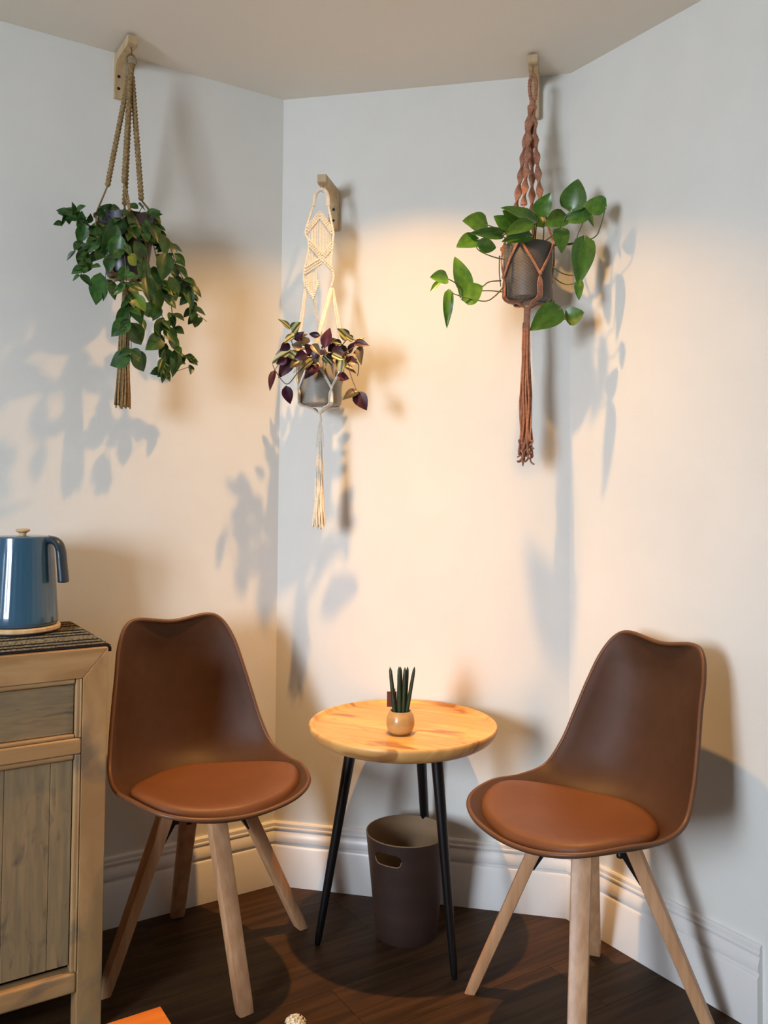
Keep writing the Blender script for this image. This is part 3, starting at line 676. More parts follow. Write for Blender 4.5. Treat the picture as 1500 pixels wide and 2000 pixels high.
bo.data.polygons.foreach_set('use_smooth', [True]*len(bo.data.polygons)); bo.data.set_sharp_from_angle(angle=math.radians(30))
MB().lathe([(ro(HB)-.0036, HB-.0005), (ro(HB)-.0034, HB+.0007), (ro(HB)-.0002, HB+.0007), (ro(HB)+.0001, HB-.0008)], 72, caps=False).build('rim_edge', 'bin_in', t, smooth=True)
hr = MB(); pts = [dv*(ro(zz+b)*1.0-.0006-(abs(a)/.11)**2*.045)+tv*a+Vector((0, 0, zz+b)) for a, b in cp]
hr.tube([pts[i] for i in range(10, 18)]+[pts[0]]+[pts[i] for i in range(1, 4)], .0011, 6) if 0 else None
lw = sorted(range(18), key=lambda i: 0)
edge = []
for k in range(25):
    u = k/24; a = -.0395+.079*u; ax_ = abs(a)
    b = -.0155 if ax_ < .024 else -.0155*math.sqrt(max(0, 1-((ax_-.024)/.0155)**2))
    r_ = ro(zz+b); th = a/r_; edge.append(dv*(math.cos(th)*(r_-.0004))+tv*(math.sin(th)*r_)+Vector((0, 0, zz+b)))
MB().tube(edge, .0012, 6).build('handle_edge', 'bin_in', t, smooth=True)
# ------------------------------------------------------------------ old cabinet
K = Vector((-.595, 1.873, 0)); HC = .81; WC = .92; DC = .385
t = cab = thing('cabinet', 'weathered pale elm cabinet with drawer over a boarded door', 'cabinet', K, rot)
def cbox(name, a, b, m_, parent=None, bw=.003): return MB().box(a, b).build(name, m_, parent or t, bevel=bw)
# frame: local x to the right (0 = right edge), y into the wall, z up
for x0, x1 in ((-.052, 0), (-WC, -WC+.052)):
    inn, out_ = (x0, x1) if x1 == 0 else (x1, x0)
    MB().prism([Vector((inn, 0, 0)), Vector((out_, 0, 0)), Vector((out_, 0, HC-.0005)), Vector((inn, 0, .7485))], (0, .05, 0)).build('post', 'cab_frame', t, bevel=.0015); cbox('post', (x0, DC-.05, 0), (x1, DC, HC-.006), 'cab_frame')
cbox('post', (-.486, .002, .09), (-.434, .04, .748), 'cab_frame')
cbox('top_board', (-WC, .051, HC-.022), (0, DC, HC), 'cab_rail', bw=.006)
MB().prism([Vector((-WC+.0521, .0003, .7485)), Vector((-.0521, .0003, .7485)), Vector((-.0001, .0003, HC)), Vector((-WC+.0001, .0003, HC))], (0, .0505, 0)).build('top_rail', 'cab_rail', t, bevel=.0015)
for a, b in ((-.434, -.052), (-WC+.052, -.486)):
    cbox('middle_rail', (a, .001, .5885), (b, .04, .6225), 'cab_rail', bw=.004); cbox('bottom_rail', (a, .001, .088), (b, .04, .131), 'cab_rail', bw=.006)
    # moulding strips round the openings
    for z0, z1 in ((.6225, .7485), (.131, .5885)):
        for xa, xb in ((b-.014, b), (a, a+.014)):
            mo = MB().box((xa, .004, z0), (xb, .03, z1)).build('moulding', 'cab_frame', t, bevel=.004)
            xm = xa+.009 if xb == b else xa+.001
            MB().box((xm, .001, z0+.001), (xm+.004, .01, z1-.001)).build('bead', 'cab_frame', mo, bevel=.0015)
        mo = MB().box((a+.014, .004, z1-.0115), (b-.014, .03, z1)).build('moulding', 'cab_rail', t, bevel=.004)
        if z0 > .5: MB().box((a+.014, .004, z0), (b-.014, .03, z0+.0085)).build('moulding', 'cab_rail', t, bevel=.003)
    d_ = MB().box((a+.0155, .012, .632), (b-.0155, .030, .7355)).build('drawer', 'cab_panel', t, bevel=.0015)
    MB().box((a+.0155, .0305, .632), (b-.0155, .30, .72)).build('drawer_box', 'cab_dark', d_)
    dd = MB().box((a+.0155, .028, .146), (b-.0155, .034, .5755)).build('door', 'cab_dark', t)
    xx = [b-.0155, b-.060, b-.150, b-.235, a+.0155]
    for i in range(4):
        MB().box((xx[i+1]+.0004, .012, .146), (xx[i]-.0004, .0278, .5755)).build('board', 'cab_door', dd, bevel=.001)
    xm = (a+b)/2
for x0 in (-.030, -WC+.018): cbox('side_panel', (x0, .05, .09), (x0+.012, DC-.05, HC-.022), 'cab_panel')
for x0 in (-.045, -WC+.004):
    cbox('side_rail', (x0, .05, .088), (x0+.041, DC-.05, .131), 'cab_rail'); cbox('side_rail', (x0, .05, .742), (x0+.041, DC-.05, HC-.0225), 'cab_rail')
cbox('back_panel', (-WC+.052, DC-.02, .09), (-.052, DC-.008, HC-.023), 'cab_dark', bw=0); cbox('bottom_board', (-WC+.052, .041, .10), (-.052, DC-.051, .115), 'cab_dark', bw=0)
# ------------------------------------------------------------------ woven runner
t = thing('table_runner', 'striped dark and straw woven runner lying along the cabinet top', 'runner', K+Vector((0, 0, HC)), rot)
x0, x1 = -WC+.004, -.002
pat = 'DLLDLLDLLLLLDLLDLLDLLLLLDLLDLLD'
ya, yb = .010, .372; nrow = len(pat); wdt = (yb-ya)/nrow
for key, nm in (('L', 'straw_row'), ('D', 'dark_row')):
    pass
for j, ch in enumerate(pat):
    y0 = ya+j*wdt+wdt/2; hh = .0022 if ch == 'L' else .0030
    rg = random.Random(j)
    path = [Vector((x0+(x1-x0)*k/60, y0+rg.uniform(-.0004, .0004), hh+.0002+rg.uniform(0, .0004))) for k in range(61)]
    # fringe end bends over the right edge of the top
    ln = .012+rg.uniform(-.003, .004)
    path += [Vector((.0035, y0, hh*.4)), Vector((.0052, y0, -.004)), Vector((.0052, y0, -ln))]
    MB().tube(path, (wdt*.5 if ch == 'L' else wdt*.48), 6, flat=.40).build('yarn', 'yarn_light' if ch == 'L' else 'yarn_dark', t, smooth=True)
# ------------------------------------------------------------------ kettle
ZK = HC+.0052
kc = Vector((-.853, 2.030, ZK))
t = thing('kettle', 'glossy blue enamel kettle with light wood knob on the cabinet', 'kettle', kc)
MB().lathe([(.080, 0), (.084, .001), (.085, .006), (.080, .0065)], 56).build('rubber_foot', 'rubber', t, smooth=True)
MB().lathe([(.060, .0068), (.0865, .0068), (.0885, .009), (.0885, .015), (.086, .0175), (.060, .0175)], 56).build('wood_base', 'lightwood', t, smooth=True)
pf = [(.070, .0185), (.079, .019), (.0825, .0225), (.0832, .028)]
for k in range(1, 13): u = k/12; pf.append((.0832-.0145*u, .028+.192*u))
rows = []; n = 168
for r, z in pf: rows.append([((r-(.00035 if (k//2) % 2 and .03 < z < .20 else 0))*math.cos(2*PI*k/n), (r-(.00035 if (k//2) % 2 and .03 < z < .20 else 0))*math.sin(2*PI*k/n), z) for k in range(n)])
for r, z in ((.0683, .2225), (.0665, .2235), (.0655, .2215), (.03, .2215), (.002, .2215)): rows.append([(r*math.cos(2*PI*k/n), r*math.sin(2*PI*k/n), z) for k in range(n)])
mb = MB().grid(rows, cu=True); mb.f.append(tuple(range(n))); mb.m.append(0)
body = mb.build('body', 'kettle', t, smooth=True, angle=50)
MB().lathe([(.055, .2218), (.058, .2235), (.055, .225), (.02, .2262), (.002, .2265)], 48).build('lid', 'kettle', t, smooth=True)
MB().lathe([(.008, .2262), (.0082, .232), (.0125, .2345), (.016, .2365), (.0165, .2395), (.0135, .2415), (.004, .2425), (.001, .2425)], 24).build('lid_knob', 'lightwood', t, smooth=True)
hd = Vector((.985, -.17, 0)).normalized()
P_ = catmull([hd*.060+Vector((0, 0, .2135)), hd*.078+Vector((0, 0, .2165)), hd*.092+Vector((0, 0, .208)), hd*.099+Vector((0, 0, .190)), hd*.1025+Vector((0, 0, .160)), hd*.106+Vector((0, 0, .130)), hd*.107+Vector((0, 0, .117))], 6)
hw = Vector((-hd.y, hd.x, 0)); rows = []
L = len(P_)
for i, p in enumerate(P_):
    tt = (P_[min(i+1, L-1)]-P_[max(i-1, 0)]).normalized(); nn = hw.cross(tt).normalized(); u = i/(L-1)
    e = 1 if u < .93 else math.sqrt(max(.04, 1-((u-.93)/.07)**2)); a, b = .0145*e, (.0085+.0040*u)*e
    rows.append([p+hw*a*math.cos(2*PI*k/14)+nn*b*math.sin(2*PI*k/14) for k in range(14)])
mb = MB().grid(rows, cu=True); mb.f += [tuple(range(14)), tuple(range((L-1)*14, L*14))]; mb.m += [0, 0]
mb.build('handle', 'kettle_handle', t, smooth=True)
sd_ = Vector((-.985, .17, 0)).normalized(); sw = Vector((-sd_.y, sd_.x, 0))
rows = []
for u in range(7):
    q = u/6; c = sd_*(.066+.040*q)+Vector((0, 0, .165+.052*q)); w_, h_ = .026-.017*q, .020-.012*q
    rows.append([c+sw*w_*math.cos(2*PI*k/16)+(Vector((0, 0, 1))*.8-sd_*.6)*h_*math.sin(2*PI*k/16) for k in range(16)])
mb = MB().grid(rows, cu=True); mb.build('spout', 'kettle', t, smooth=True)
# ------------------------------------------------------------------ orange box and flowers at the lower edge of the view
t = thing('storage_box', 'orange stained wooden box on the floor in front of the cabinet', 'box', (-.398, 1.585, 0), rot)
for nm, a, b in (('front_board', (-.42, -.28, .012), (0, -.265, .2)), ('back_board', (-.42, -.015, .012), (0, 0, .2)), ('side_board', (-.42, -.2645, .012), (-.405, -.0155, .2)), ('side_board', (-.015, -.2645, .012), (0, -.0155, .2)), ('lid', (-.423, -.283, .2005), (.003, .003, .216)), ('base_board', (-.42, -.28, 0), (0, 0, .0115))):
    MB().box(a, b).build(nm, 'orange', t, bevel=.002)
vc = Vector((-.134, 1.395, 0))
t = thing('flower_vase', 'white fluffy dried flower heads at the lower edge of the picture', 'flowers', vc)
MB().lathe([(.035, 0), (.045, .003), (.055, .04), (.050, .09), (.028, .14), (.020, .17), (.024, .19), (.021, .19), (.017, .17), (.02, .14)], 32).build('vase', 'vase', t, smooth=True)
rg = random.Random(3)
for dx, dy, z, rr in ((-.001, .020, .289, .0175), (-.028, .012, .272, .015), (.026, -.01, .262, .016), (-.004, -.02, .27, .016)):
    MB().tube(catmull([(0, 0, .15), (dx*.4, dy*.4, .21), (dx, dy, z-.01)], 4), .0013, 6).build('stem', 'stem_green', t)
    mb = MB()
    for k in range(90):
        th = math.acos(1-2*(k+.5)/90); ph = k*2.39996; d = Vector((math.sin(th)*math.cos(ph), math.sin(th)*math.sin(ph), math.cos(th)))
        c = Vector((dx, dy, z))+d*rr*rg.uniform(.75, 1.0); a = d.orthogonal().normalized(); b = d.cross(a); s_ = .0032
        q = [c+(a*math.cos(g*PI/2)+b*math.sin(g*PI/2))*s_+d*(.0012 if g % 2 else .0022) for g in range(4)]
        mb.add(q+[c-d*.002], [(0, 1, 4), (1, 2, 4), (2, 3, 4), (3, 0, 4)])
    bo_ = MB().lathe([(rr*.05, -rr*.8), (rr*.6, -rr*.55), (rr*.8, 0), (rr*.6, rr*.55), (rr*.05, rr*.8)], 10, (dx, dy, z)); mb.add(bo_.v, bo_.f)
    mb.build('flower_head', 'white_flower', t)
# ------------------------------------------------------------------ wall brackets
def bracket(foot, n, zb, label):
    rz = math.atan2(n.y, n.x)-PI/2      # local +y = out of the wall
    t = thing('wall_bracket', label, 'bracket', (foot.x, foot.y, zb), rz, 'wooden plant brackets on the walls')
    h = .122; pr = [(.001, 0), (.020, 0), (.022, .003)]+[(.022, h-.054)]
    for k in range(7):
        a = PI-k*PI/12; pr.append((.022+.028+.028*math.cos(a), h-.026-.028+.028*math.sin(a)))
    pr += [(.130, h-.026), (.1395, h-.021), (.1405, h-.002), (.138, h), (.001, h)]
    MB().prism([Vector((-.0135, y, z)) for y, z in pr], (.027, 0, 0)).build('arm', 'pinebracket', t, bevel=.0015)
    for z in (.026, .059): 
        rows = [[((.003 if n is nl else -.002)+.0043*math.cos(2*PI*k/14), .0222+d, z+.0043*math.sin(2*PI*k/14)) for k in range(14)] for d in (-.0005, .0004)]
        mb = MB().grid(rows, cu=True); mb.f.append(tuple(range(14, 28))); mb.m.append(0); mb.build('screw_hole', 'hole', t)
    hk = [(0, .124, h-.024), (0, .124, h-.032)]+[(0, .124+.007*math.sin(a), h-.039+.007*math.cos(a)) for a in [k*PI/6 for k in range(0, 9)]]
    MB().tube(hk, .0013, 6).build('hook', 'hook', t, smooth=True)
    return t
FL, FC, FR = Vector((-.736, 2.2992, 0)), Vector((-.153, 2.5195, 0)), Vector((.419, 2.3955, 0))
bracket(FL, nl, 2.208, 'pale wood bracket on the left wall holding the beige rope hanger')
bracket(FC, nc, 1.922, 'pale wood bracket with two screw holes above the white hanger')
bracket(FR, nc, 2.208, 'pale wood bracket by the right corner holding the terracotta hanger')
# ------------------------------------------------------------------ cords
def knots(mb, pts, w, th, pitch, n=8, side=Vector((1, 0, 0)), ks=(.68, 1.0, 1.08, .92)):
    """a braid of flat square knots along a path: a core with beads on both sides"""
    P = catmull(pts, 8); seg = [0]
    for a, b in zip(P, P[1:]): seg.append(seg[-1]+(b-a).length)
    L = seg[-1]; N = max(2, int(L/pitch)); rows = []
    def at(d):
        for i in range(len(seg)-1):
            if seg[i+1] >= d: return P[i].lerp(P[i+1], (d-seg[i])/max(1e-9, seg[i+1]-seg[i]))
        return P[-1].copy()
    M_ = N*4
    for i in range(M_+1):
        u = i/M_; p = at(L*u); q = (at(min(L, L*u+.002))-at(max(0, L*u-.002))).normalized(); s_ = (side-q*side.dot(q)).normalized(); b = q.cross(s_)
        k = ks[i % 4]
        rows.append([p+s_*w*k*math.cos(2*PI*j/n)+b*th*(k*.4+.6)*math.sin(2*PI*j/n) for j in range(n)])
    mb.grid(rows, cu=True); o = len(mb.v)-n; mb.f.append(tuple(range(o, o+n))); mb.m.append(0); o2 = len(mb.v)-n*(M_+1); mb.f.append(tuple(range(o2, o2+n))[::-1]); mb.m.append(0)
    return mb
def spiral(mb, pts, w, th, turn, n=10):
    """half-knot spiral: flat twisted band"""
    P = catmull(pts, 14); L = sum((b-a).length for a, b in zip(P, P[1:])); rows = []; acc = 0; ref = Vector((1, 0, 0))
    for i, p in enumerate(P):
        if i: acc += (p-P[i-1]).length
        q = (P[min(i+1, len(P)-1)]-P[max(0, i-1)]).normalized(); s0 = (ref-q*ref.dot(q)).normalized(); b0 = q.cross(s0)
        a = acc/turn*PI; s_ = s0*math.cos(a)+b0*math.sin(a); b = q.cross(s_); e = 1+.07*math.sin(acc/.0045*2*PI)
        rows.append([p+s_*w*e*math.cos(2*PI*j/n)+b*th*e*math.sin(2*PI*j/n) for j in range(n)])
    mb.grid(rows, cu=True); o = len(mb.v)-n; mb.f.append(tuple(range(o, o+n))); mb.m.append(0); o2 = len(mb.v)-n*len(P); mb.f.append(tuple(range(o2, o2+n))[::-1]); mb.m.append(0)
    return mb
def knot_ball(mb, c, r, h):
    pr = [(r*.3, -h), (r*.9, -h*.6), (r, 0), (r*.9, h*.6), (r*.3, h)]; return mb.lathe(pr, 10, c)
def net(t, mname, c, R0, R1, zr, zm, zb, az0, starts, r=.0022, N=4, pairs=True):
    """cords from each start point down to a knot at the rim, crossing to knots half way and gathered below the pot; c is local"""
    def rad(z): return R1+(R0-R1)*max(0, min(1, (z-zb)/(zr-zb)))+r+.0012
    def on(az, z, e=0): q = rad(z)+e; return Vector((c[0]+q*math.cos(az), c[1]+q*math.sin(az), z))
    for k in range(N):
        az = az0+k*2*PI/N; s0 = Vector(starts[k]) if starts else None; mb = MB()
        kz = zr+.012
        if s0 is not None:
            if pairs:
                for off in (-.003, .003):
                    tg = Vector((-math.sin(az), math.cos(az), 0))*off
                    mb.tube(catmull([s0, s0.lerp(on(az, kz, .002), .55)+tg, on(az, kz, .002)+tg*.3], 4), r, 6)
            else: mb.tube([s0, on(az, kz, .002)], r*1.5, 6)
        knot_ball(mb, on(az, kz, .003), r*2.0, .007)
        for sg in (-1, 1):
            a2 = az+sg*PI/N
            for off in (-.0026, .0026):
                pts = []
                for q in range(7):
                    u = q/6; a = az+(a2-az)*u; z = kz+(zm-kz)*u; pts.append(on(a, z)+Vector((0, 0, off)))
                mb.tube(pts, r, 6)
        mb.build('net_cord', mname, t, smooth=True)
        a2 = az+PI/N; mb = MB(); knot_ball(mb, on(a2, zm, .002), r*2.1, .006)
        tg = Vector((-math.sin(a2), math.cos(a2), 0))
        for off in (-1.3, -.45, .45, 1.3):
            pts = [on(a2, zm-.004)]
            for z in (zm*.6+zb*.4, zm*.25+zb*.75, zb+.004): pts.append(on(a2, z)+tg*off*r*1.9)
            pts.append(Vector((c[0]+(R1-.006)*math.cos(a2), c[1]+(R1-.006)*math.sin(a2), zb-r-.0012))+tg*off*r*1.9)
            pts.append(Vector((c[0]+(R1*.45)*math.cos(a2), c[1]+(R1*.45)*math.sin(a2), zb-.008))+tg*off*r*1.2)
            pts.append(Vector((c[0]+.003*math.cos(a2), c[1]+.003*math.sin(a2), zb-.022)))
            mb.tube(catmull(pts, 4), r, 6)
        mb.build('net_cord', mname, t, smooth=True)
def tassel(t, mname, c, z0, z1, n, r, r0, r1, seed, wav=.002, curl=0, fray=.01):
    rg = random.Random(seed)
    for k in range(n):
        a = k*2.39996; q = math.sqrt((k+.5)/n); zt = z1+rg.uniform(0, fray); pts = []; ph = rg.uniform(0, 6.28); ph2 = rg.uniform(0, 6.28)
        S_ = 9
        for i in range(S_+1):
            u = i/S_; rr = (r0+(r1-r0)*u)*q; w = wav*u
            pts.append(Vector((c[0]+rr*math.cos(a)+w*math.sin(ph+u*11), c[1]+rr*math.sin(a)+w*math.sin(ph2+u*9), z0+(zt-z0)*u)))
        if curl:
            d = Vector((math.cos(ph), math.sin(ph), 0)); p = pts[-1].copy(); s_ = rg.uniform(.5, 1)*curl
            for g in range(1, 6): pts.append(p+d*s_*math.sin(g*.75)+Vector((0, 0, -s_*1.1*(1-math.cos(g*.62)))))
        MB().tube(catmull(pts, 2), lambda u, r=r: r*(1+.15*math.sin(u*60)), 5).build('tassel_cord', mname, t, smooth=True)
# ---- left hanger: beige rope, four square-knot braids
HLc = Vector((-.674, 2.19, 0)); LB = Vector((FL.x, FL.y, 0))+nl*.124
t = thing('macrame_hanger', 'beige rope hanger with knotted braids on the left wall', 'plant hanger', (LB.x, LB.y, 2.285), 0, 'macrame plant hangers')
O = Vector((LB.x, LB.y, 2.285)); loc = lambda p: Vector(p)-O
ring = [Vector((.0135*math.cos(a)*.75, .0135*math.cos(a)*.5, -.016+.016*math.sin(a))) for a in [k*2*PI/20 for k in range(21)]]
MB().tube(ring, .0028, 8).build('ring', 'jute', t, smooth=True)
MB().tube([(.002, 0, -.026), (.001, 0, -.045), (.001, 0, -.062)], lambda u: .0085-.002*u, 10).build('wrapped_neck', 'jute', t, smooth=True)
ends = [(-.7125, 2.160, 1.925), (-.628, 2.170, 1.893), (-.664, 2.140, 1.927), (-.690, 2.232, 1.900)]
for i, e in enumerate(ends):
    e = loc(e); s0 = Vector(((-.004, .004, .001, -.001)[i], (-.003, -.001, -.006, .004)[i], -.058))
    knots(MB(), [s0, s0.lerp(e, .33)+Vector((0, 0, -.002)), s0.lerp(e, .66), e], .0074, .0056, .010).build('braid', 'jute', t, smooth=True)
pcL = Vector((-.668, 2.188, 0)); cl = loc((pcL.x, pcL.y, 0))
def azs(i): e = loc(ends[i]); return math.atan2(e.y-cl.y, e.x-cl.x)
order = sorted(range(4), key=lambda i: azs(i)); base_az = math.radians(-170)
net(t, 'jute', cl, .0735, .052, 1.838-O.z, 1.765-O.z, 1.700-O.z, math.radians(-160), [loc(ends[0]), loc(ends[2]), loc(ends[1]), loc(ends[3])])
MB().tube([(cl.x, cl.y, 1.684-O.z), (cl.x-.001, cl.y, 1.655-O.z), (cl.x-.002, cl.y, 1.61-O.z)], lambda u: .0095+.001*math.sin(u*70), 12).build('wrapped_knot', 'jute', t, smooth=True)
tassel(t, 'jute', (cl.x-.003, cl.y), 1.625-O.z, 1.358-O.z, 34, .0021, .0085, .0195, 2, wav=.0012, fray=.012)
# ---- right hanger: terracotta rope, four spiral braids
RB = Vector((FR.x, FR.y, 0))+nc*.124
O = Vector((RB.x, RB.y, 2.285)); loc = lambda p: Vector(p)-O
t = thing('macrame_hanger', 'terracotta rope hanger with twisted braids by the right corner', 'plant hanger', O, 0, 'macrame plant hangers')
for sgn in (-1, 1):
    knots(MB(), [(0, 0, -.002), (sgn*.008, 0, -.02), (sgn*.008, 0, -.055), (sgn*.002, 0, -.082)], .0052, .0045, .008).build('loop_cord', 'coral', t, smooth=True)
mb = MB(); knot_ball(mb, (-.001, 0, -.084), .0085, .012); mb.build('top_knot', 'coral', t, smooth=True)
pcR = Vector((.379, 2.268, 0)); cr_ = loc((pcR.x, pcR.y, 0))
endsR = [(.352, 2.225, 1.915), (.420, 2.250, 1.905), (.395, 2.305, 1.90), (.362, 2.29, 1.905)]
az0R = math.radians(-117)
endsR = [(pcR.x+.036*math.cos(az0R+k*PI/2), pcR.y+.036*math.sin(az0R+k*PI/2), 1.912-.004*k) for k in range(4)]
for i, e in enumerate(endsR):
    e = loc(e); s0 = Vector((.003*math.cos(az0R+i*PI/2)-.002, .003*math.sin(az0R+i*PI/2), -.090))
    spiral(MB(), [s0, s0.lerp(e, .3)+Vector((-.001, 0, 0)), s0.lerp(e, .65), e], .0098, .0042, .047).build('braid', 'coral', t, smooth=True)
net(t, 'coral', cr_, .066, .0655, 1.800-O.z, 1.722-O.z, 1.664-O.z, az0R, [loc(e) for e in endsR], r=.0023)
MB().tube([(cr_.x, cr_.y, 1.647-O.z), (cr_.x-.0015, cr_.y, 1.625-O.z), (cr_.x-.002, cr_.y, 1.595-O.z)], lambda u: .0095+.0008*math.sin(u*60), 12).build('wrapped_knot', 'coral', t, smooth=True)
tassel(t, 'coral', (cr_.x-.003, cr_.y), 1.605-O.z, 1.245-O.z, 26, .0024, .0085, .019, 5, wav=.0035, curl=.010, fray=.05)
# ---- middle hanger: cream cotton, knotted diamond panel
CB = Vector((FC.x, FC.y, 0))+nc*.124
O = Vector((CB.x, CB.y, 1.999)); YP = 2.392-O.y
t = thing('macrame_hanger', 'cream cotton hanger with a knotted diamond panel on the middle wall', 'plant hanger', O, 0, 'macrame plant hangers')
Wp = lambda x, z, y=0: Vector((x-O.x, YP+y, z-O.z))
lp_ = [(-.206, 1.956), (-.203, 1.982), (-.195, 1.998), (CB.x, 2.0045), (-.172, 1.998), (-.166, 1.982), (-.165, 1.956)]
for half in (lp_[:4], lp_[3:]):
    MB().tube(catmull([Wp(*q) for q in half], 6), lambda u: .0060, 10).build('loop_cord', 'cotton', t, smooth=True)
outL = [(-.206, 1.958), (-.219, 1.915), (-.228, 1.878), (-.219, 1.857), (-.219, 1.827), (-.227, 1.784), (-.231, 1.750), (-.225, 1.723)]
outR = [(-.165, 1.958), (-.157, 1.923), (-.149, 1.879), (-.150, 1.857), (-.153, 1.814), (-.154, 1.784), (-.147, 1.755), (-.153, 1.726)]
for ed in (outL, outR): knots(MB(), [Wp(*q) for q in ed], .0036, .0036, .009).build('edge_braid', 'cotton', t, smooth=True)
def ridge(a, b, n=3, dz=-.0085, r=.0036):
    for k in range(n):
        knots(MB(), [Wp(a[0], a[1]+dz*k, -.001), Wp((a[0]+b[0])/2, (a[1]+b[1])/2+dz*k, -.002), Wp(b[0], b[1]+dz*k, -.001)], r, r*1.25, .0062, 8, Vector((0, 0, 1)), (.42, 1.0, 1.12, .8)).build('knot_ridge', 'cotton', t, smooth=True)
ridge((-.187, 1.940), (-.224, 1.893)); ridge((-.187, 1.940), (-.153, 1.893))
ridge((-.216, 1.858), (-.178, 1.815)); ridge((-.152, 1.852), (-.180, 1.815))
ridge((-.180, 1.810), (-.228, 1.778)); ridge((-.178, 1.808), (-.150, 1.778), 2)
ridge((-.225, 1.742), (-.203, 1.702), 3, -.007); ridge((-.190, 1.745), (-.204, 1.702), 3, -.006)
rg = random.Random(8)
def cords(xa, xb, za, zb, n):
    for k in range(n):
        u = (k+.5)/n; x = xa+(xb-xa)*u; z0 = za(u); z1 = zb(u); j = rg.uniform(-.0006, .0006)
        MB().tube([Wp(x, z0, .001), Wp(x+j, (z0+z1)/2, 0), Wp(x, z1, .001)], .0017, 6).build('panel_cord', 'cotton', t, smooth=True)
cords(-.218, -.156, lambda u: 1.925-abs(u-.5)*.07, lambda u: 1.805+abs(u-.5)*.075, 14)
cords(-.221, -.183, lambda u: 1.842-.03*u, lambda u: 1.775+.02*u, 9); cords(-.180, -.155, lambda u: 1.812+.03*u, lambda u: 1.795-.01*u, 5)
cords(-.228, -.193, lambda u: 1.765+.012*u, lambda u: 1.722-.022*(1-abs(2*u-1)), 8)
pcC = Vector((-.182, 2.390, 0)); cc = loc2 = Vector((pcC.x-O.x, pcC.y-O.y, 0)); azC = math.radians(-102)
RC0 = .0635
def rimk(k, z): a = azC+k*PI/2; return Vector((cc.x+(RC0+.006)*math.cos(a), cc.y+(RC0+.006)*math.sin(a), z-O.z))
st_ = [Wp(-.152, 1.722), Wp(-.150, 1.722), Wp(-.204, 1.690), Wp(-.225, 1.720)]
net(t, 'cotton', cc, RC0, .0605, 1.505-O.z, 1.436-O.z, 1.391-O.z, azC, None, r=.0021)
for k, s0 in enumerate(st_):
    e = rimk(k, 1.520); 
    for off in (-.0024, .0024):
        MB().tube([s0+Vector((off, 0, 0)), s0.lerp(e, .5)+Vector((off*1.3, 0, 0)), e], (.0038, .0030, .0024, .0034)[k], 7).build('hanging_cord', 'cotton', t, smooth=True)
MB().tube(catmull([(cc.x, cc.y, 1.376-O.z), (cc.x+.001, cc.y, 1.36-O.z), (cc.x+.003, cc.y, 1.345-O.z)], 3), .0048, 10).build('wrapped_knot', 'cotton', t, smooth=True)
for a in range(5):
    x_ = (a-2)*.0022; MB().tube(catmull([(cc.x+.003, cc.y, 1.35-O.z), (cc.x+.003+x_*1.4, cc.y-.002, 1.325-O.z), (cc.x+.002+x_*2.2, cc.y-.001, 1.275-O.z)], 4), .0014, 6).build('tassel_cord', 'cotton', t, smooth=True)
tassel(t, 'cotton', (cc.x+.002, cc.y), 1.290-O.z, 1.043-O.z, 34, .0021, .0055, .0185, 9, wav=.0016, fray=.016)
# ------------------------------------------------------------------ plants
def leaf_mesh(name, mats, outline, fold=.16, droop=.18, n=7, two=False, wav=0, lobe=0):
    """unit leaf: base at the origin, tip at y = 1, half-width given by outline(t); kept as one thin sheet, or two skins"""
    cols = (-1, -.5, 0, .5, 1); mb = MB()
    for side in ((0, 1) if two else (0,)):
        mb.mi = side; rows = []
        for i in range(n+1):
            t_ = i/n; w = outline(t_); rows.append([(w*c, t_-lobe*abs(c)*(1-t_)**5, fold*w*abs(c)*(1)-droop*t_*t_+wav*math.sin(t_*9)*abs(c)-(.006 if side else 0)) for c in cols])
        mb.grid(rows)
    me = mb.mesh(name, mats); me.polygons.foreach_set('use_smooth', [True]*len(me.polygons)); return me
def o_oval(t): return .5*math.sin(PI*min(1, t**.85))**.8*(1 if t < .6 else 1-(t-.6)*.45) if 0 < t < 1 else .01
def o_heart(t): return .5*math.sin(PI*t**.60)**.68*(1-.22*t**3) if 0 < t < 1 else (.03 if t == 0 else .004)
def o_lance(t): return .5*(math.sin(PI*t**.75)**.9) if 0 < t < 1 else .01
L_dark = leaf_mesh('leaf_dark', 'leaf_dark', o_oval, .22, .16); L_dark2 = leaf_mesh('leaf_dark', 'leaf_dark', o_oval, .05, .30); L_pale = leaf_mesh('leaf_pale', 'leaf_pale', o_oval, .2, .2)
L_poth = leaf_mesh('leaf_pothos', 'leaf_pothos', o_heart, .20, .12, 10, lobe=.13); L_poth2 = leaf_mesh('leaf_pothos', 'leaf_pothos', o_heart, .10, .24, 10, wav=.02, lobe=.10)
L_str = leaf_mesh('leaf_striped', ['leaf_striped', 'leaf_purple'], o_lance, .25, .15, 6, two=True); L_pur = leaf_mesh('leaf_purple', ['leaf_purple', 'leaf_purple'], o_lance, .2, .2, 6, two=True); L_oli = leaf_mesh('leaf_olive', ['leaf_olive', 'leaf_purple'], o_lance, .25, .18, 6, two=True)
def leaf(parent, me, b, tp, w, hint, rg, wf=1.0):
    b, tp = Vector(b), Vector(tp); y_ = tp-b; ln = y_.length; y_.normalize()
    h = Vector(hint)+Vector((rg.uniform(-.35, .35), rg.uniform(-.2, .2), rg.uniform(-.3, .35))); z_ = h-y_*h.dot(y_)
    z_ = z_.normalized() if z_.length > .05 else y_.orthogonal().normalized(); x_ = y_.cross(z_)
    o = bpy.data.objects.new('leaf', me); C.objects.link(o); o.parent = parent
    mt = Matrix((x_*w*wf, y_*ln, z_*ln)).transposed().to_4x4(); mt.translation = b-Vector(parent.location)
    o.matrix_local = mt; return o
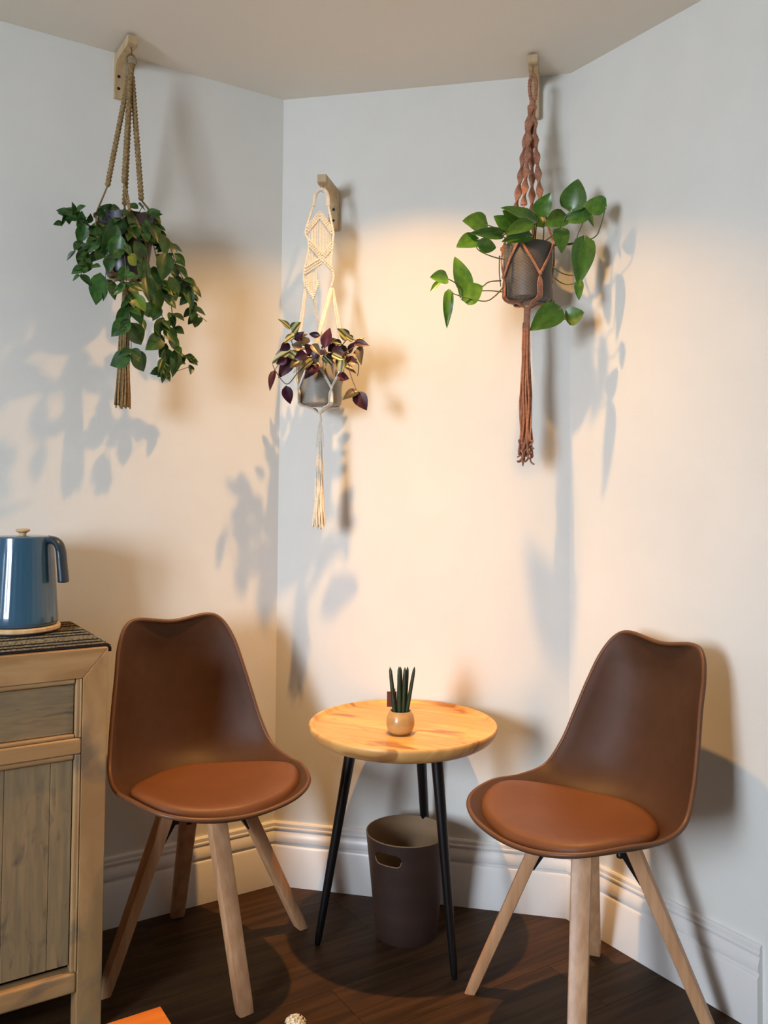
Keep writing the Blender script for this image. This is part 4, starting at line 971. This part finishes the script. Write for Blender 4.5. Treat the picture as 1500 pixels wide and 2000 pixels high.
def stems(parent, lst, r, m_):
    o = Vector(parent.location)
    for p in lst: MB().tube(catmull([Vector(q)-o for q in p], 5), lambda u: r*(1-.35*u), 6).build('stem', m_, parent, smooth=True)
def pot_soil(t, prof_, mname, rs, zs, seg=48, angle=35):
    MB().lathe(prof_, seg).build('pot', mname, t, smooth=True, angle=angle)
    MB().lathe([(rs, zs-.003), (rs*.7, zs+.002), (.002, zs+.004)], 24).build('soil', 'soil', t, smooth=True)
# left plant in a dark plastic pot
t = thing('hanging_plant', 'bushy dark green trailing plant in the beige hanger on the left wall', 'plant', (pcL.x, pcL.y, 1.700), 0, 'plants in hanging pots')
pot_soil(t, [(.047, 0), (.0505, .003), (.068, .118), (.0715, .119), (.0735, .150), (.0705, .150), (.066, .125)], 'purplepot', .0655, .130)
rg = random.Random(21); hintL = (nl.x, nl.y, .35)
for i, (b, tp, w) in enumerate(LEFT_LEAVES): leaf(t, L_pale if i in (9, 26, 24) else (L_dark if i % 3 else L_dark2), b, tp, w, hintL, rg, 1.2)
stems(t, LEFT_STEMS, .0013, 'stem_brown')
allp = []
for p in LEFT_STEMS[:7]:
    P = catmull(p, 6)
    for q, q2 in zip(P, P[1:]): allp.append((q, (q2-q).normalized()))
for k in range(125):      # smaller leaves along the vines
    q, d = allp[rg.randrange(len(allp))]; s_ = rg.choice((-1, 1)); side = (Vector((1, 0, 0))*s_+Vector((0, -.5, 0))+d*.7+Vector((rg.uniform(-.4, .4), rg.uniform(-.6, .1), rg.uniform(-.3, .2)))).normalized()
    ln = rg.uniform(.020, .040); leaf(t, L_dark if k % 4 else L_dark2, q, q+side*ln, ln*rg.uniform(.5, .68), hintL, rg)
for k in range(85):      # crown over and round the pot
    a = rg.uniform(0, 2*PI); r_ = rg.uniform(.01, .075); z = rg.uniform(.135, .165) if r_ < .06 else rg.uniform(.03, .15); rr = r_ if r_ < .06 else .082
    if math.sin(a) > .45 and r_ >= .06: continue
    q = Vector((pcL.x+rr*math.cos(a), pcL.y+rr*math.sin(a), 1.700+z)); d = Vector((math.cos(a), math.sin(a)-.3, rg.uniform(-1.3, .35))).normalized(); ln = rg.uniform(.030, .052)
    leaf(t, L_dark if k % 4 else L_dark2, q, q+d*ln, ln*rg.uniform(.5, .65), hintL, rg)
# pothos
t = thing('hanging_plant', 'pothos with large heart-shaped green leaves in the terracotta hanger', 'plant', (pcR.x, pcR.y, 1.664), 0, 'plants in hanging pots')
pot_soil(t, [(.058, 0), (.0625, .003), (.064, .010), (.0655, .145), (.0640, .1485), (.0605, .147), (.060, .135)], 'greypot', .0598, .140)
rg = random.Random(7)
for i, (b, tp, w) in enumerate(POTHOS_LEAVES): leaf(t, L_poth if i % 3 else L_poth2, b, tp, w, (-.15, -1, .15), rg, 1.12)
stems(t, POTHOS_STEMS, .0019, 'stem_green')
# tradescantia
t = thing('hanging_plant', 'purple and striped leaved trailing plant in the cream hanger', 'plant', (pcC.x, pcC.y, 1.391), 0, 'plants in hanging pots')
pot_soil(t, [(.054, 0), (.0595, .003), (.0605, .009), (.0632, .126), (.062, .1285), (.0585, .128), (.058, .118)], 'palepot', .0578, .122)
rg = random.Random(12)
for b, tp, w, k in TRADE_LEAVES: leaf(t, (L_str, L_pur, L_oli)[k], b, tp, w*1.25, (-.1, -1, .45) if k != 1 else (.1, -1, .1), rg)
stems(t, TRADE_STEMS, .0015, 'stem_purple')
for k in range(62):
    a = rg.uniform(0, 2*PI); r_ = rg.uniform(.01, .085); q = Vector((pcC.x+r_*math.cos(a), pcC.y+r_*math.sin(a), 1.391+(rg.uniform(.125, .155) if r_ < .064 else rg.uniform(.105, .14)))); d = Vector((math.cos(a), math.sin(a)-.2, rg.uniform(-.6, .8))).normalized(); ln = rg.uniform(.028, .044)
    leaf(t, (L_str, L_pur, L_oli, L_pur)[k % 4], q, q+d*ln, ln*rg.uniform(.38, .5), (-.1, -.7, .7), rg)
bpy.context.view_layer.update()
